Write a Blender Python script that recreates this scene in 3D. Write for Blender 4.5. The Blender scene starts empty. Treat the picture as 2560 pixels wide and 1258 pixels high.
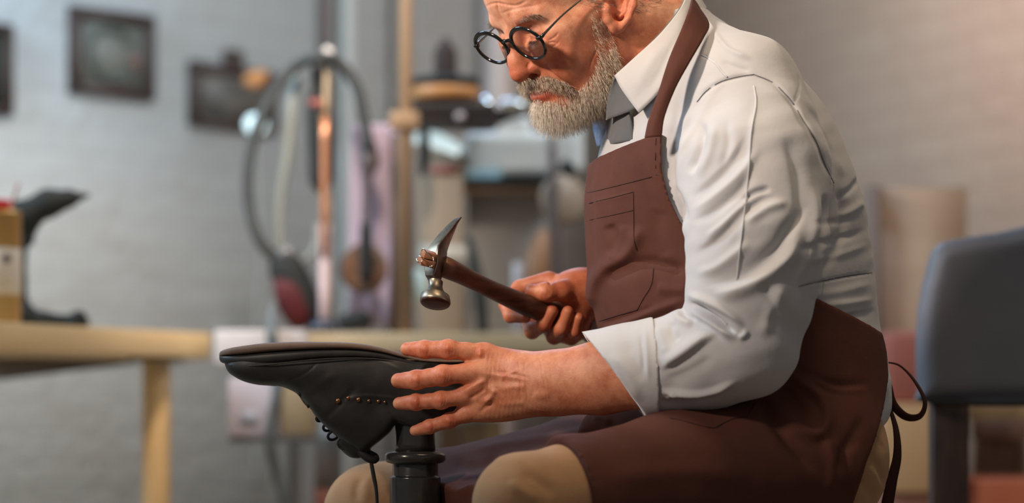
import bpy, math
import numpy as np
from mathutils import Vector, Matrix
rng = np.random.default_rng(7)
S = bpy.context.scene
COL = S.collection
FPX = 6044.0          # focal length in pixels of the 2560 wide photograph
CAMZ = 0.60           # camera height; level camera, lens shifted upwards
HOR = 980.0

# ------------------------------------------------------------------ camera
cd = bpy.data.cameras.new('camera'); cam = bpy.data.objects.new('camera', cd); COL.objects.link(cam)
cam.location = (0, 0, CAMZ); cam.rotation_euler = (math.pi/2, 0, 0)
cd.sensor_width = 36.0; cd.lens = 36.0*FPX/2560.0
cd.shift_x = 0.0; cd.shift_y = (HOR-629.0)/2560.0
cd.clip_start = 0.05; cd.clip_end = 60
cd.dof.use_dof = True; cd.dof.focus_distance = 2.93; cd.dof.aperture_fstop = 2.2
S.camera = cam
S.view_settings.view_transform = 'Standard'
try: S.view_settings.look = 'None'
except Exception: pass
S.view_settings.gamma = 1.0; S.view_settings.use_curve_mapping = False
S.view_settings.exposure = 0.0

# ------------------------------------------------------------------ world and lights
w = bpy.data.worlds.new('world'); S.world = w; w.use_nodes = True
bgn = w.node_tree.nodes['Background']; bgn.inputs[0].default_value = (1.0, 0.94, 0.88, 1); bgn.inputs[1].default_value = 0.15

def area(name, loc, target, size, power, color, size_y=None, spread=180):
    l = bpy.data.lights.new(name, 'AREA'); l.energy = power; l.color = color
    l.size = size
    if size_y: l.shape = 'RECTANGLE'; l.size_y = size_y
    l.spread = math.radians(spread)
    o = bpy.data.objects.new(name, l); COL.objects.link(o); o.location = loc
    d = Vector(target)-Vector(loc); o.rotation_euler = d.to_track_quat('-Z', 'Y').to_euler()
    return o
def spot(name, loc, target, power, color, angle, blend=.8, radius=.1):
    l = bpy.data.lights.new(name, 'SPOT'); l.energy = power; l.color = color; l.spot_size = math.radians(angle); l.spot_blend = blend; l.shadow_soft_size = radius
    o = bpy.data.objects.new(name, l); COL.objects.link(o); o.location = loc
    o.rotation_euler = (Vector(target)-Vector(loc)).to_track_quat('-Z', 'Y').to_euler(); return o
spot('key_lamp', (-1.42, 1.58, 1.82), (0.02, 3.0, 1.08), 255, (1.0, 0.84, 0.70), 36, 1.0, .12)
area('overhead_lamp', (.35, 2.62, 2.3), (0.22, 3.0, .8), .5, 4.2, (1.0, .76, .50), None, 110)
area('window_light', (-3.1, 3.9, 2.6), (0.0, 6.5, 1.1), 1.8, 120, (0.62, 0.83, 1.0), 1.4, 150)
area('wall_fill_light', (1.3, 4.5, 2.95), (-1.1, 6.6, 1.35), 1.2, 29, (.90, .97, 1.0), None, 125)  # added unseen area light that brightens the left wall
spot('table_fill_spot', (-.3, 3.6, 2.5), (-1.05, 5.9, .5), 370, (1.0, .82, .66), 44, 1.0, .15)  # added unseen spot that brightens the table and the low wall
area('back_window_light', (-0.3, 5.9, 2.9), (0.25, 3.1, 1.0), 1.0, 26, (0.45, 0.66, 1.0), 0.8)
spot('warm_ceiling_lamp', (2.3, 4.3, 2.9), (1.45, 7.4, 1.35), 300, (1.0, .66, .46), 62, 1.0, .3)

# ------------------------------------------------------------------ geometry helpers
def P(px, py, Y):
    return np.array([(px-1280.0)/FPX*Y, Y, CAMZ+(HOR-py)/FPX*Y])
def proj(v):
    return 1280.0+FPX*v[:, 0]/v[:, 1], HOR-FPX*(v[:, 2]-CAMZ)/v[:, 1]
def prop(o, label=None, cat=None, group=None, kind=None):
    if label: o['label'] = label
    if cat: o['category'] = cat
    if group: o['group'] = group
    if kind: o['kind'] = kind
    return o
def thing(name, loc, label, cat, group=None):
    o = bpy.data.objects.new(name, None); COL.objects.link(o); o.location = tuple(loc)
    o.empty_display_size = 0.05
    return prop(o, label, cat, group)
def link(name, me, mat, parent=None, smooth=True):
    if mat is not None: me.materials.append(mat)
    o = bpy.data.objects.new(name, me); COL.objects.link(o)
    if parent is not None:
        o.parent = parent
        pl = parent.location if parent.parent is None else parent.matrix_local.translation
        off = np.array(parent.location)
        if parent.parent is not None: off = off*0
        if parent.parent is None: o.location = tuple(-off)
    if smooth and len(me.polygons): me.polygons.foreach_set('use_smooth', [True]*len(me.polygons))
    return o
def npmesh(name, V, F):
    """V (n,3); F list of arrays, each (m,k) faces of k corners"""
    me = bpy.data.meshes.new(name)
    if not isinstance(F, (list, tuple)): F = [F]
    F = [np.asarray(f, dtype=np.int32) for f in F if len(f)]
    me.vertices.add(len(V)); me.vertices.foreach_set('co', np.asarray(V, dtype=np.float32).ravel())
    nl = sum(f.size for f in F); me.loops.add(nl)
    me.loops.foreach_set('vertex_index', np.concatenate([f.ravel() for f in F]))
    cnt = np.concatenate([np.full(len(f), f.shape[1], dtype=np.int32) for f in F])
    st = np.concatenate([[0], np.cumsum(cnt)[:-1]]).astype(np.int32)
    me.polygons.add(len(cnt)); me.polygons.foreach_set('loop_start', st)
    me.update(calc_edges=True); me.validate()
    return me
def normals(V, F):
    N = np.zeros_like(V); F = np.asarray(F)
    a, b, c, d = (V[F[:, i]] for i in range(4))
    n = np.cross(c-a, d-b)
    for i in range(4): np.add.at(N, F[:, i], n)
    return N/(np.linalg.norm(N, axis=1, keepdims=True)+1e-12)
def catmull(P_, n=8):
    P_ = np.asarray(P_, float)
    if len(P_) < 3: 
        t = np.linspace(0, 1, n+1)[:, None]; return P_[0]*(1-t)+P_[-1]*t
    Q = np.vstack([2*P_[0]-P_[1], P_, 2*P_[-1]-P_[-2]]); out = []
    for i in range(1, len(Q)-2):
        p0, p1, p2, p3 = Q[i-1:i+3]
        for t in np.linspace(0, 1, n, endpoint=False):
            out.append(.5*((2*p1)+(-p0+p2)*t+(2*p0-5*p1+4*p2-p3)*t*t+(-p0+3*p1-3*p2+p3)*t**3))
    out.append(P_[-1]); return np.array(out)

# ---- signed distance grid
class Grid:
    def __init__(s, lo, hi, h):
        s.lo = np.array(lo, float); s.h = h
        s.n = np.ceil((np.array(hi)-s.lo)/h).astype(int)+1
        s.F = np.full(s.n, 1.0, dtype=np.float32)
        s.ax = [(s.lo[i]+h*np.arange(s.n[i])).astype(np.float32) for i in range(3)]
    def sl(s, lo, hi):
        a = np.clip(np.floor((np.array(lo)-s.lo)/s.h).astype(int), 0, s.n); b = np.clip(np.ceil((np.array(hi)-s.lo)/s.h).astype(int)+1, 0, s.n)
        if (b <= a).any(): return None
        X = s.ax[0][a[0]:b[0], None, None]; Y = s.ax[1][None, a[1]:b[1], None]; Z = s.ax[2][None, None, a[2]:b[2]]
        return (slice(a[0], b[0]), slice(a[1], b[1]), slice(a[2], b[2])), X, Y, Z
    def op(s, prim, k=0.0, mode='u'):
        f, lo, hi = prim
        m = max(k*1.2, s.h*3)
        r = s.sl(np.array(lo)-m, np.array(hi)+m)
        if r is None: return s
        q, X, Y, Z = r
        d = f(X, Y, Z).astype(np.float32); A = s.F[q]
        if mode == 's': A = -A
        if k > 0:
            hh = np.maximum(k-np.abs(A-d), 0)/k
            R = np.minimum(A, d)-hh*hh*k*.25
        else: R = np.minimum(A, d)
        s.F[q] = -R if mode == 's' else R
        return s
    def u(s, p, k=0.0): return s.op(p, k, 'u')
    def cut(s, p, k=0.0): return s.op(p, k, 's')
    def mesh(s, smooth=0):
        V, F = surfnet(s.F, s.lo, s.h)
        if smooth: V = lap(V, F, smooth)
        return V, F
def lap(V, F, it=1, lam=.5):
    E = np.concatenate([F[:, [0, 1]], F[:, [1, 2]], F[:, [2, 3]], F[:, [3, 0]]])
    for _ in range(it):
        A = np.zeros_like(V); C = np.zeros(len(V))
        for c in range(3):
            A[:, c] = np.bincount(E[:, 0], V[E[:, 1], c], len(V))+np.bincount(E[:, 1], V[E[:, 0], c], len(V))
        C = np.bincount(E[:, 0], minlength=len(V))+np.bincount(E[:, 1], minlength=len(V))
        V = V*(1-lam)+lam*A/np.maximum(C, 1)[:, None]
    return V
def surfnet(F, lo, h):
    S_ = F < 0
    nx, ny, nz = F.shape
    c = np.zeros((nx-1, ny-1, nz-1), np.uint8)
    for i in (0, 1):
        for j in (0, 1):
            for k in (0, 1): c += S_[i:nx-1+i, j:ny-1+j, k:nz-1+k]
    act = (c > 0) & (c < 8); I = np.argwhere(act)
    idx = np.full(act.shape, -1, np.int32); idx[act] = np.arange(len(I))
    cor = [(i, j, k) for i in (0, 1) for j in (0, 1) for k in (0, 1)]
    val = [F[I[:, 0]+a, I[:, 1]+b, I[:, 2]+d] for a, b, d in cor]
    pos = np.zeros((len(I), 3)); cnt = np.zeros(len(I))
    for a in range(8):
        for b in range(a+1, 8):
            if sum(abs(cor[a][q]-cor[b][q]) for q in range(3)) != 1: continue
            m = (val[a] < 0) != (val[b] < 0)
            t = np.where(m, val[a]/np.where(m, val[a]-val[b], 1), 0)
            ca = np.array(cor[a]); cb = np.array(cor[b])
            pos += m[:, None]*(ca+(cb-ca)*t[:, None]); cnt += m
    V = np.array(lo)+h*(I+pos/cnt[:, None])
    Q = []
    for ax in range(3):
        sl0 = [slice(None)]*3; sl1 = [slice(None)]*3
        sl0[ax] = slice(0, -1); sl1[ax] = slice(1, None)
        A = S_[tuple(sl0)]; B = S_[tuple(sl1)]
        E = np.argwhere(A != B)
        o1, o2 = [(1, 2), (2, 0), (0, 1)][ax]
        ok = (E[:, o1] > 0) & (E[:, o2] > 0) & (E[:, o1] < F.shape[o1]-1) & (E[:, o2] < F.shape[o2]-1)
        E = E[ok]; ins = A[tuple(E.T)]
        def g(d1, d2):
            e = E.copy(); e[:, o1] -= d1; e[:, o2] -= d2
            return idx[tuple(e.T)]
        q = np.stack([g(1, 1), g(0, 1), g(0, 0), g(1, 0)], 1)
        q[~ins] = q[~ins][:, ::-1]
        Q.append(q)
    Q = np.concatenate(Q); Q = Q[(Q >= 0).all(1)]
    return V, Q
def rcone(a, b, ra, rb):
    a = np.array(a, float); b = np.array(b, float); ba = b-a; L2 = max(ba@ba, 1e-12)
    def f(X, Y, Z):
        t = np.clip(((X-a[0])*ba[0]+(Y-a[1])*ba[1]+(Z-a[2])*ba[2])/L2, 0, 1)
        return np.sqrt((X-a[0]-t*ba[0])**2+(Y-a[1]-t*ba[1])**2+(Z-a[2]-t*ba[2])**2)-(ra+(rb-ra)*t)
    r = max(ra, rb); return f, np.minimum(a, b)-r, np.maximum(a, b)+r
def fcone(a, b, ra, rb, n, fl):
    """cone whose section is flattened by factor fl along direction n"""
    a = np.array(a, float); b = np.array(b, float); n = np.array(n, float); n /= np.linalg.norm(n)
    ba = b-a; L2 = max(ba@ba, 1e-12); g = 1/fl-1
    def f(X, Y, Z):
        t = np.clip(((X-a[0])*ba[0]+(Y-a[1])*ba[1]+(Z-a[2])*ba[2])/L2, 0, 1)
        x = X-a[0]-t*ba[0]; y = Y-a[1]-t*ba[1]; z = Z-a[2]-t*ba[2]; q = x*n[0]+y*n[1]+z*n[2]
        r = ra+(rb-ra)*t
        k = np.sqrt((x+n[0]*q*g)**2+(y+n[1]*q*g)**2+(z+n[2]*q*g)**2)
        return (k-r)*np.sqrt((x*x+y*y+z*z)/(k*k+1e-9)).clip(fl, 1)
    r = max(ra, rb)*max(1, 1); return f, np.minimum(a, b)-r, np.maximum(a, b)+r
def ell(c, r, R=None):
    c = np.array(c, float); r = np.array(r, float); R = np.eye(3) if R is None else np.array(R, float)  # rows of R: axes
    def f(X, Y, Z):
        x = X-c[0]; y = Y-c[1]; z = Z-c[2]
        u = [(x*R[i, 0]+y*R[i, 1]+z*R[i, 2]) for i in range(3)]
        k0 = np.sqrt((u[0]/r[0])**2+(u[1]/r[1])**2+(u[2]/r[2])**2)
        k1 = np.sqrt((u[0]/r[0]**2)**2+(u[1]/r[1]**2)**2+(u[2]/r[2]**2)**2)+1e-9
        return k0*(k0-1)/k1
    e = np.sqrt((R**2*(r**2)[:, None]).sum(0)); return f, c-e, c+e
def rbox(c, hf, R=None, rr=.002):
    c = np.array(c, float); hf = np.array(hf, float)-rr; R = np.eye(3) if R is None else np.array(R, float)
    def f(X, Y, Z):
        x = X-c[0]; y = Y-c[1]; z = Z-c[2]
        q = [np.abs(x*R[i, 0]+y*R[i, 1]+z*R[i, 2])-hf[i] for i in range(3)]
        o = np.sqrt(np.maximum(q[0], 0)**2+np.maximum(q[1], 0)**2+np.maximum(q[2], 0)**2)
        return o+np.minimum(np.maximum(np.maximum(q[0], q[1]), q[2]), 0)-rr
    e = (np.abs(R)*(hf+rr)[:, None]).sum(0); return f, c-e, c+e
def chain(g, pts, rad, k=0.004, n=None, fl=1.0, sub=False):
    for i in range(len(pts)-1):
        p = rcone(pts[i], pts[i+1], rad[i], rad[i+1]) if n is None else fcone(pts[i], pts[i+1], rad[i], rad[i+1], n, fl)
        g.cut(p, k) if sub else g.u(p, k)
def outline(g, pts, Yr, k=.01, n=4, smooth=True):
    """trim a grid with the side-view outline of a thing standing at depth Yr"""
    ol = catmull(list(pts)+[pts[0]], n) if smooth else np.array(list(pts)+[pts[0]], float); ow = np.array([P(x, y, Yr) for x, y in ol])[:, [0, 2]]
    X2 = (g.ax[0][:, None]+0*g.ax[2][None]); Z2 = (g.ax[2][None]+0*g.ax[0][:, None]); dd = np.full(X2.shape, 9.0); ins = np.zeros(X2.shape, bool)
    for i in range(len(ow)-1):
        a, b = ow[i], ow[i+1]; ba = b-a; t_ = np.clip(((X2-a[0])*ba[0]+(Z2-a[1])*ba[1])/(ba@ba+1e-12), 0, 1)
        dd = np.minimum(dd, np.hypot(X2-a[0]-t_*ba[0], Z2-a[1]-t_*ba[1]))
        if a[1] != b[1]: ins ^= ((a[1] > Z2) != (b[1] > Z2)) & (X2 < (b[0]-a[0])*(Z2-a[1])/(b[1]-a[1])+a[0])
    sd = np.where(ins, -dd, dd)[:, None, :].astype(np.float32)
    h = np.maximum(k-np.abs(g.F-sd), 0)/k
    g.F = (np.maximum(g.F, sd)+h*h*k*.25).astype(np.float32)
# ---- drapery folds: displacement along normals by distance to polylines drawn on the cloth (side view x,z)
def foldd(px, py, poly, amp, wl, wr=None, taper=.25, n=6):
    wr = wl if wr is None else wr
    C = catmull(poly, n); best = np.full(len(px), 1e9); sg = np.ones(len(px)); tt = np.zeros(len(px))
    m = (px > C[:, 0].min()-3*max(wl, wr)) & (px < C[:, 0].max()+3*max(wl, wr)) & (py > C[:, 1].min()-3*max(wl, wr)) & (py < C[:, 1].max()+3*max(wl, wr))
    x = px[m]; y = py[m]; bb = np.full(len(x), 1e9); ss = np.ones(len(x)); t0 = np.zeros(len(x))
    seg = np.linalg.norm(np.diff(C, axis=0), axis=1); cs = np.concatenate([[0], np.cumsum(seg)])/seg.sum()
    for i in range(len(C)-1):
        a, b = C[i], C[i+1]; ba = b-a; L2 = ba@ba+1e-9
        t = np.clip(((x-a[0])*ba[0]+(y-a[1])*ba[1])/L2, 0, 1)
        dx = x-a[0]-t*ba[0]; dy = y-a[1]-t*ba[1]; d = np.hypot(dx, dy)
        up = d < bb; bb = np.where(up, d, bb); ss = np.where(up, np.sign(ba[0]*dy-ba[1]*dx), ss); t0 = np.where(up, cs[i]+t*(cs[i+1]-cs[i]), t0)
    wv = np.where(ss > 0, wr, wl)
    e = np.minimum(np.minimum(t0, 1-t0)/max(taper, 1e-3), 1); e = e*e*(3-2*e)
    if taper <= 0: e = 1
    out = np.zeros(len(px)); out[m] = amp*np.exp(-(bb/wv)**2)*e
    return out
def on_cloth(V, N, poly, n=6, lift=.0007):
    C = catmull(poly, n) if len(poly) > 2 else catmull(poly, 10); px, py = proj(V); fr = N[:, 1] < .2; out = []
    X_, Y_, D_ = px[fr], py[fr], V[fr, 1]
    for x, y in C:
        dd = (X_-x)**2+(Y_-y)**2; near = np.argsort(dd)[:6]; near = near[dd[near] < 120]
        if len(near) == 0: continue
        q = near[np.argmin(D_[near])]; ok = near[D_[near] < D_[q]+.02]; w_ = 1/(dd[ok]+1)
        out.append(P(x, y, (D_[ok]*w_).sum()/w_.sum()-lift))
    return np.array(out)
def seams(name, V, N, polys, r, mat_, parent):
    parts_ = []
    for p in polys:
        q = on_cloth(V, N, p)
        if len(q) > 2: parts_.append(tube(q, r, 6, smooth=False))
    return mkobj(name, merge(parts_), mat_, parent)
def tube(pts, r, seg=10, n=6, cap=True, smooth=True, flat=None, closed=False):
    """swept tube; pts (m,3), r scalar or list. returns V,F(list)"""
    pts = np.asarray(pts, float); rr = np.full(len(pts), r) if np.isscalar(r) else np.asarray(r, float)
    if smooth and len(pts) > 2:
        Q = catmull(np.c_[pts, rr], n); pts = Q[:, :3]; rr = np.maximum(Q[:, 3], 1e-5)
    T = np.gradient(pts, axis=0); T /= np.linalg.norm(T, axis=1, keepdims=True)+1e-12
    up = np.array([0, 0, 1.]) if abs(T[0, 2]) < .9 else np.array([1., 0, 0])
    if flat is not None: up = np.array(flat, float)
    N0 = np.cross(T[0], up); N0 /= np.linalg.norm(N0); V = []
    th = np.arange(seg)/seg*2*np.pi
    for i in range(len(pts)):
        N0 = N0-T[i]*(N0@T[i]); N0 /= np.linalg.norm(N0); B = np.cross(T[i], N0)
        V.append(pts[i]+rr[i]*(np.cos(th)[:, None]*N0+np.sin(th)[:, None]*B))
    V = np.concatenate(V); m = len(pts)
    i = np.arange(m-1)[:, None]*seg; j = np.arange(seg)[None]; j2 = (j+1) % seg
    F = np.stack([i+j, i+j2, i+seg+j2, i+seg+j], -1).reshape(-1, 4)
    fs = [F]
    if cap: fs.append(np.arange(seg)[None, ::-1]); fs.append((np.arange(seg)+(m-1)*seg)[None])
    return V, fs
def merge(parts):
    V = []; by = {}; o = 0
    for v, fs in parts:
        if not isinstance(fs, list): fs = [fs]
        for f in fs: by.setdefault(f.shape[1], []).append(np.asarray(f)+o)
        V.append(v); o += len(v)
    return np.concatenate(V), [np.concatenate(x) for x in by.values()]
def boxv(c, hf, R=None, bev=0.0):
    R = np.eye(3) if R is None else np.array(R, float)
    s = np.array([(i, j, k) for i in (-1, 1) for j in (-1, 1) for k in (-1, 1)], float)
    V = np.array(c)+(s*np.array(hf))@R
    F = np.array([[0, 1, 3, 2], [4, 6, 7, 5], [0, 4, 5, 1], [2, 3, 7, 6], [0, 2, 6, 4], [1, 5, 7, 3]])
    return V, [F]
def mkobj(name, vf, mat, parent=None, smooth=True, bevel=0, subsurf=0, solid=0, seg=2):
    V, F = vf
    o = link(name, npmesh(name, V, F), mat, parent, smooth)
    if solid: m = o.modifiers.new('s', 'SOLIDIFY'); m.thickness = solid; m.offset = 0
    if bevel: m = o.modifiers.new('b', 'BEVEL'); m.width = bevel; m.segments = seg; m.limit_method = 'ANGLE'; m.angle_limit = .6
    if subsurf: m = o.modifiers.new('u', 'SUBSURF'); m.levels = subsurf; m.render_levels = subsurf
    return o
def patch(rows, nu=8, nv=8):
    """rows: list of equal-length lists of 3d points; smooth bicubic sheet. returns V (grid), F and dims"""
    A = np.array(rows, float); B = np.stack([catmull(A[i], nu) for i in range(A.shape[0])])
    C = np.stack([catmull(B[:, j], nv) for j in range(B.shape[1])], 1)
    n, m = C.shape[:2]; i = np.arange(n-1)[:, None]*m; j = np.arange(m-1)[None]
    F = np.stack([i+j, i+j+1, i+m+j+1, i+m+j], -1).reshape(-1, 4)
    return C.reshape(-1, 3), F, (n, m)
def lathe(c, prof, seg=28, axis=(0, 0, 1)):
    """prof: list of (r,h) along axis from c"""
    ax = np.array(axis, float); ax /= np.linalg.norm(ax); u = np.cross(ax, [0, 1, 0] if abs(ax[1]) < .9 else [1, 0, 0]); u /= np.linalg.norm(u); v = np.cross(ax, u)
    th = np.arange(seg)/seg*2*np.pi; ring = np.cos(th)[:, None]*u+np.sin(th)[:, None]*v
    V = np.concatenate([np.array(c)+ax*h_+ring*max(r, 1e-4) for r, h_ in prof]); m = len(prof)
    i = np.arange(m-1)[:, None]*seg; j = np.arange(seg)[None]; j2 = (j+1) % seg
    F = np.stack([i+j, i+j2, i+seg+j2, i+seg+j], -1).reshape(-1, 4)
    return V, [F, np.arange(seg)[None, ::-1], (np.arange(seg)+(m-1)*seg)[None]]

# ------------------------------------------------------------------ materials
def mat(name, col, rough=.6, metal=0, spec=.5, **kw):
    m = bpy.data.materials.new(name); m.use_nodes = True; b = m.node_tree.nodes['Principled BSDF']
    b.inputs['Base Color'].default_value = (*col, 1); b.inputs['Roughness'].default_value = rough
    b.inputs['Metallic'].default_value = metal; b.inputs['Specular IOR Level'].default_value = spec
    for k, v in kw.items(): b.inputs[k.replace('_', ' ')].default_value = v
    return m
def nodes(m): return m.node_tree.nodes, m.node_tree.links, m.node_tree.nodes['Principled BSDF']
def noise_mix(m, c1, c2, scale=10, detail=6, rough=.6, lo=.35, hi=.65, stretch=(1, 1, 1), bump=0, bscale=None, bdist=.002, dist=0):
    N, L, b = nodes(m)
    tc = N.new('ShaderNodeTexCoord'); mp = N.new('ShaderNodeMapping'); mp.inputs['Scale'].default_value = stretch
    L.new(tc.outputs['Object'], mp.inputs[0])
    n = N.new('ShaderNodeTexNoise'); n.inputs['Scale'].default_value = scale; n.inputs['Detail'].default_value = detail; n.inputs['Roughness'].default_value = rough; n.inputs['Distortion'].default_value = dist
    L.new(mp.outputs[0], n.inputs['Vector'])
    r = N.new('ShaderNodeValToRGB'); r.color_ramp.elements[0].position = lo; r.color_ramp.elements[1].position = hi
    r.color_ramp.elements[0].color = (*c1, 1); r.color_ramp.elements[1].color = (*c2, 1)
    L.new(n.outputs['Fac'], r.inputs[0]); L.new(r.outputs[0], b.inputs['Base Color'])
    if bump:
        n2 = n
        if bscale:
            n2 = N.new('ShaderNodeTexNoise'); n2.inputs['Scale'].default_value = bscale; n2.inputs['Detail'].default_value = 5; L.new(mp.outputs[0], n2.inputs['Vector'])
        bp = N.new('ShaderNodeBump'); bp.inputs['Strength'].default_value = bump; bp.inputs['Distance'].default_value = bdist
        L.new(n2.outputs['Fac'], bp.inputs['Height']); L.new(bp.outputs[0], b.inputs['Normal'])
    return m
# ------------------------------------------------------------------ cloth and skin materials
def skin_mat():
    m = mat('skin', (.6, .3, .2), .48, spec=.4)
    N, L, b = nodes(m)
    tc = N.new('ShaderNodeTexCoord')
    at = N.new('ShaderNodeAttribute'); at.attribute_name = 'tone'
    n1 = N.new('ShaderNodeTexNoise'); n1.inputs['Scale'].default_value = 38; n1.inputs['Detail'].default_value = 8; n1.inputs['Roughness'].default_value = .7
    L.new(tc.outputs['Object'], n1.inputs['Vector'])
    r = N.new('ShaderNodeValToRGB'); r.color_ramp.elements[0].position = .36; r.color_ramp.elements[1].position = .66
    r.color_ramp.elements[0].color = (.54, .19, .105, 1); r.color_ramp.elements[1].color = (.76, .385, .24, 1)
    L.new(n1.outputs['Fac'], r.inputs[0])
    mx = N.new('ShaderNodeMix'); mx.data_type = 'RGBA'; mx.blend_type = 'MULTIPLY'; mx.inputs['Factor'].default_value = 1
    L.new(r.outputs[0], mx.inputs['A']); L.new(at.outputs['Color'], mx.inputs['B']); L.new(mx.outputs['Result'], b.inputs['Base Color'])
    b.inputs['Subsurface Weight'].default_value = .12; b.inputs['Subsurface Radius'].default_value = (1, .35, .2); b.inputs['Subsurface Scale'].default_value = .006
    v = N.new('ShaderNodeTexVoronoi'); v.inputs['Scale'].default_value = 1050; L.new(tc.outputs['Object'], v.inputs['Vector'])
    n2 = N.new('ShaderNodeTexNoise'); n2.inputs['Scale'].default_value = 260; n2.inputs['Detail'].default_value = 6; L.new(tc.outputs['Object'], n2.inputs['Vector'])
    ad = N.new('ShaderNodeMath'); ad.operation = 'ADD'; L.new(v.outputs['Distance'], ad.inputs[0]); L.new(n2.outputs['Fac'], ad.inputs[1])
    bp = N.new('ShaderNodeBump'); bp.inputs['Strength'].default_value = .30; bp.inputs['Distance'].default_value = .0005
    L.new(ad.outputs[0], bp.inputs['Height']); L.new(bp.outputs[0], b.inputs['Normal'])
    return m
def cloth(name, c1, c2, rough=.85, weave=2600, sheen=.25, scale=14):
    m = mat(name, c1, rough, spec=.12)
    noise_mix(m, c1, c2, scale, 5, .6, .3, .7)
    N, L, b = nodes(m); tc = N.new('ShaderNodeTexCoord')
    n2 = N.new('ShaderNodeTexNoise'); n2.inputs['Scale'].default_value = 45; n2.inputs['Detail'].default_value = 5; L.new(tc.outputs['Object'], n2.inputs['Vector'])
    n3 = N.new('ShaderNodeTexNoise'); n3.inputs['Scale'].default_value = 900; n3.inputs['Detail'].default_value = 2; L.new(tc.outputs['Object'], n3.inputs['Vector'])
    ad = N.new('ShaderNodeMath'); ad.operation = 'MULTIPLY_ADD'; ad.inputs[1].default_value = .18
    L.new(n3.outputs['Fac'], ad.inputs[0]); L.new(n2.outputs['Fac'], ad.inputs[2])
    bp = N.new('ShaderNodeBump'); bp.inputs['Strength'].default_value = .35; bp.inputs['Distance'].default_value = .0022
    L.new(ad.outputs[0], bp.inputs['Height']); L.new(bp.outputs[0], b.inputs['Normal'])
    b.inputs['Sheen Weight'].default_value = sheen; b.inputs['Sheen Roughness'].default_value = .5
    return m
M_skin = skin_mat()
M_shirt = cloth('pale_blue_shirt_cotton', (.53, .525, .545), (.58, .575, .59))
M_apron = cloth('brown_apron_twill', (.088, .033, .024), (.115, .044, .032), .75, sheen=.0)
M_trous = cloth('tan_corduroy', (.42, .24, .125), (.52, .30, .165), .9, sheen=.08)
M_hair = mat('grey_hair', (.6, .52, .44), .5, spec=.35)
noise_mix(M_hair, (.34, .22, .14), (.95, .86, .72), 260, 3, .6, .32, .62)
M_hairdark = mat('dark_grey_hair', (.2, .15, .12), .5, spec=.35)
noise_mix(M_hairdark, (.10, .075, .06), (.42, .36, .31), 260, 3, .6, .35, .68)

# ------------------------------------------------------------------ the man
man = thing('person', P(1850, 980, 3.0)*[1, 1, 0], 'man in glasses, pale shirt and brown apron bending over a boot with a raised hammer', 'person')

# head frame: L = his left, FW = where he looks, U = up of the head
_y, _p, _r = np.radians([33, 33, -1.5])
FW = np.array([-np.cos(_y)*np.cos(_p), -np.sin(_y)*np.cos(_p), -np.sin(_p)])
_L = np.array([np.sin(_y), -np.cos(_y), 0]); _U = np.cross(FW, _L); _U = _U if _U[2] > 0 else -_U
LH = _L*np.cos(_r)+_U*np.sin(_r); UH = _U*np.cos(_r)-_L*np.sin(_r)
RH = np.array([LH, FW, UH]); OH = P(1283, 72, 2.95)
def H(a, b, c): return OH+a*LH+b*FW+c*UH
def hloc(V): return (V-OH)@RH.T
def HP(a, px, py):
    """point with lateral offset a that lies in the direction of a landmark measured on the face"""
    Y = 2.95
    for _ in range(6):
        q = P(px, py, Y)-OH-a*LH
        A = np.array([[FW[0], UH[0]], [FW[2], UH[2]]]); b, c = np.linalg.solve(A, q[[0, 2]])
        Y = (OH+a*LH+b*FW+c*UH)[1]
    return H(a, b, c)

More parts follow.
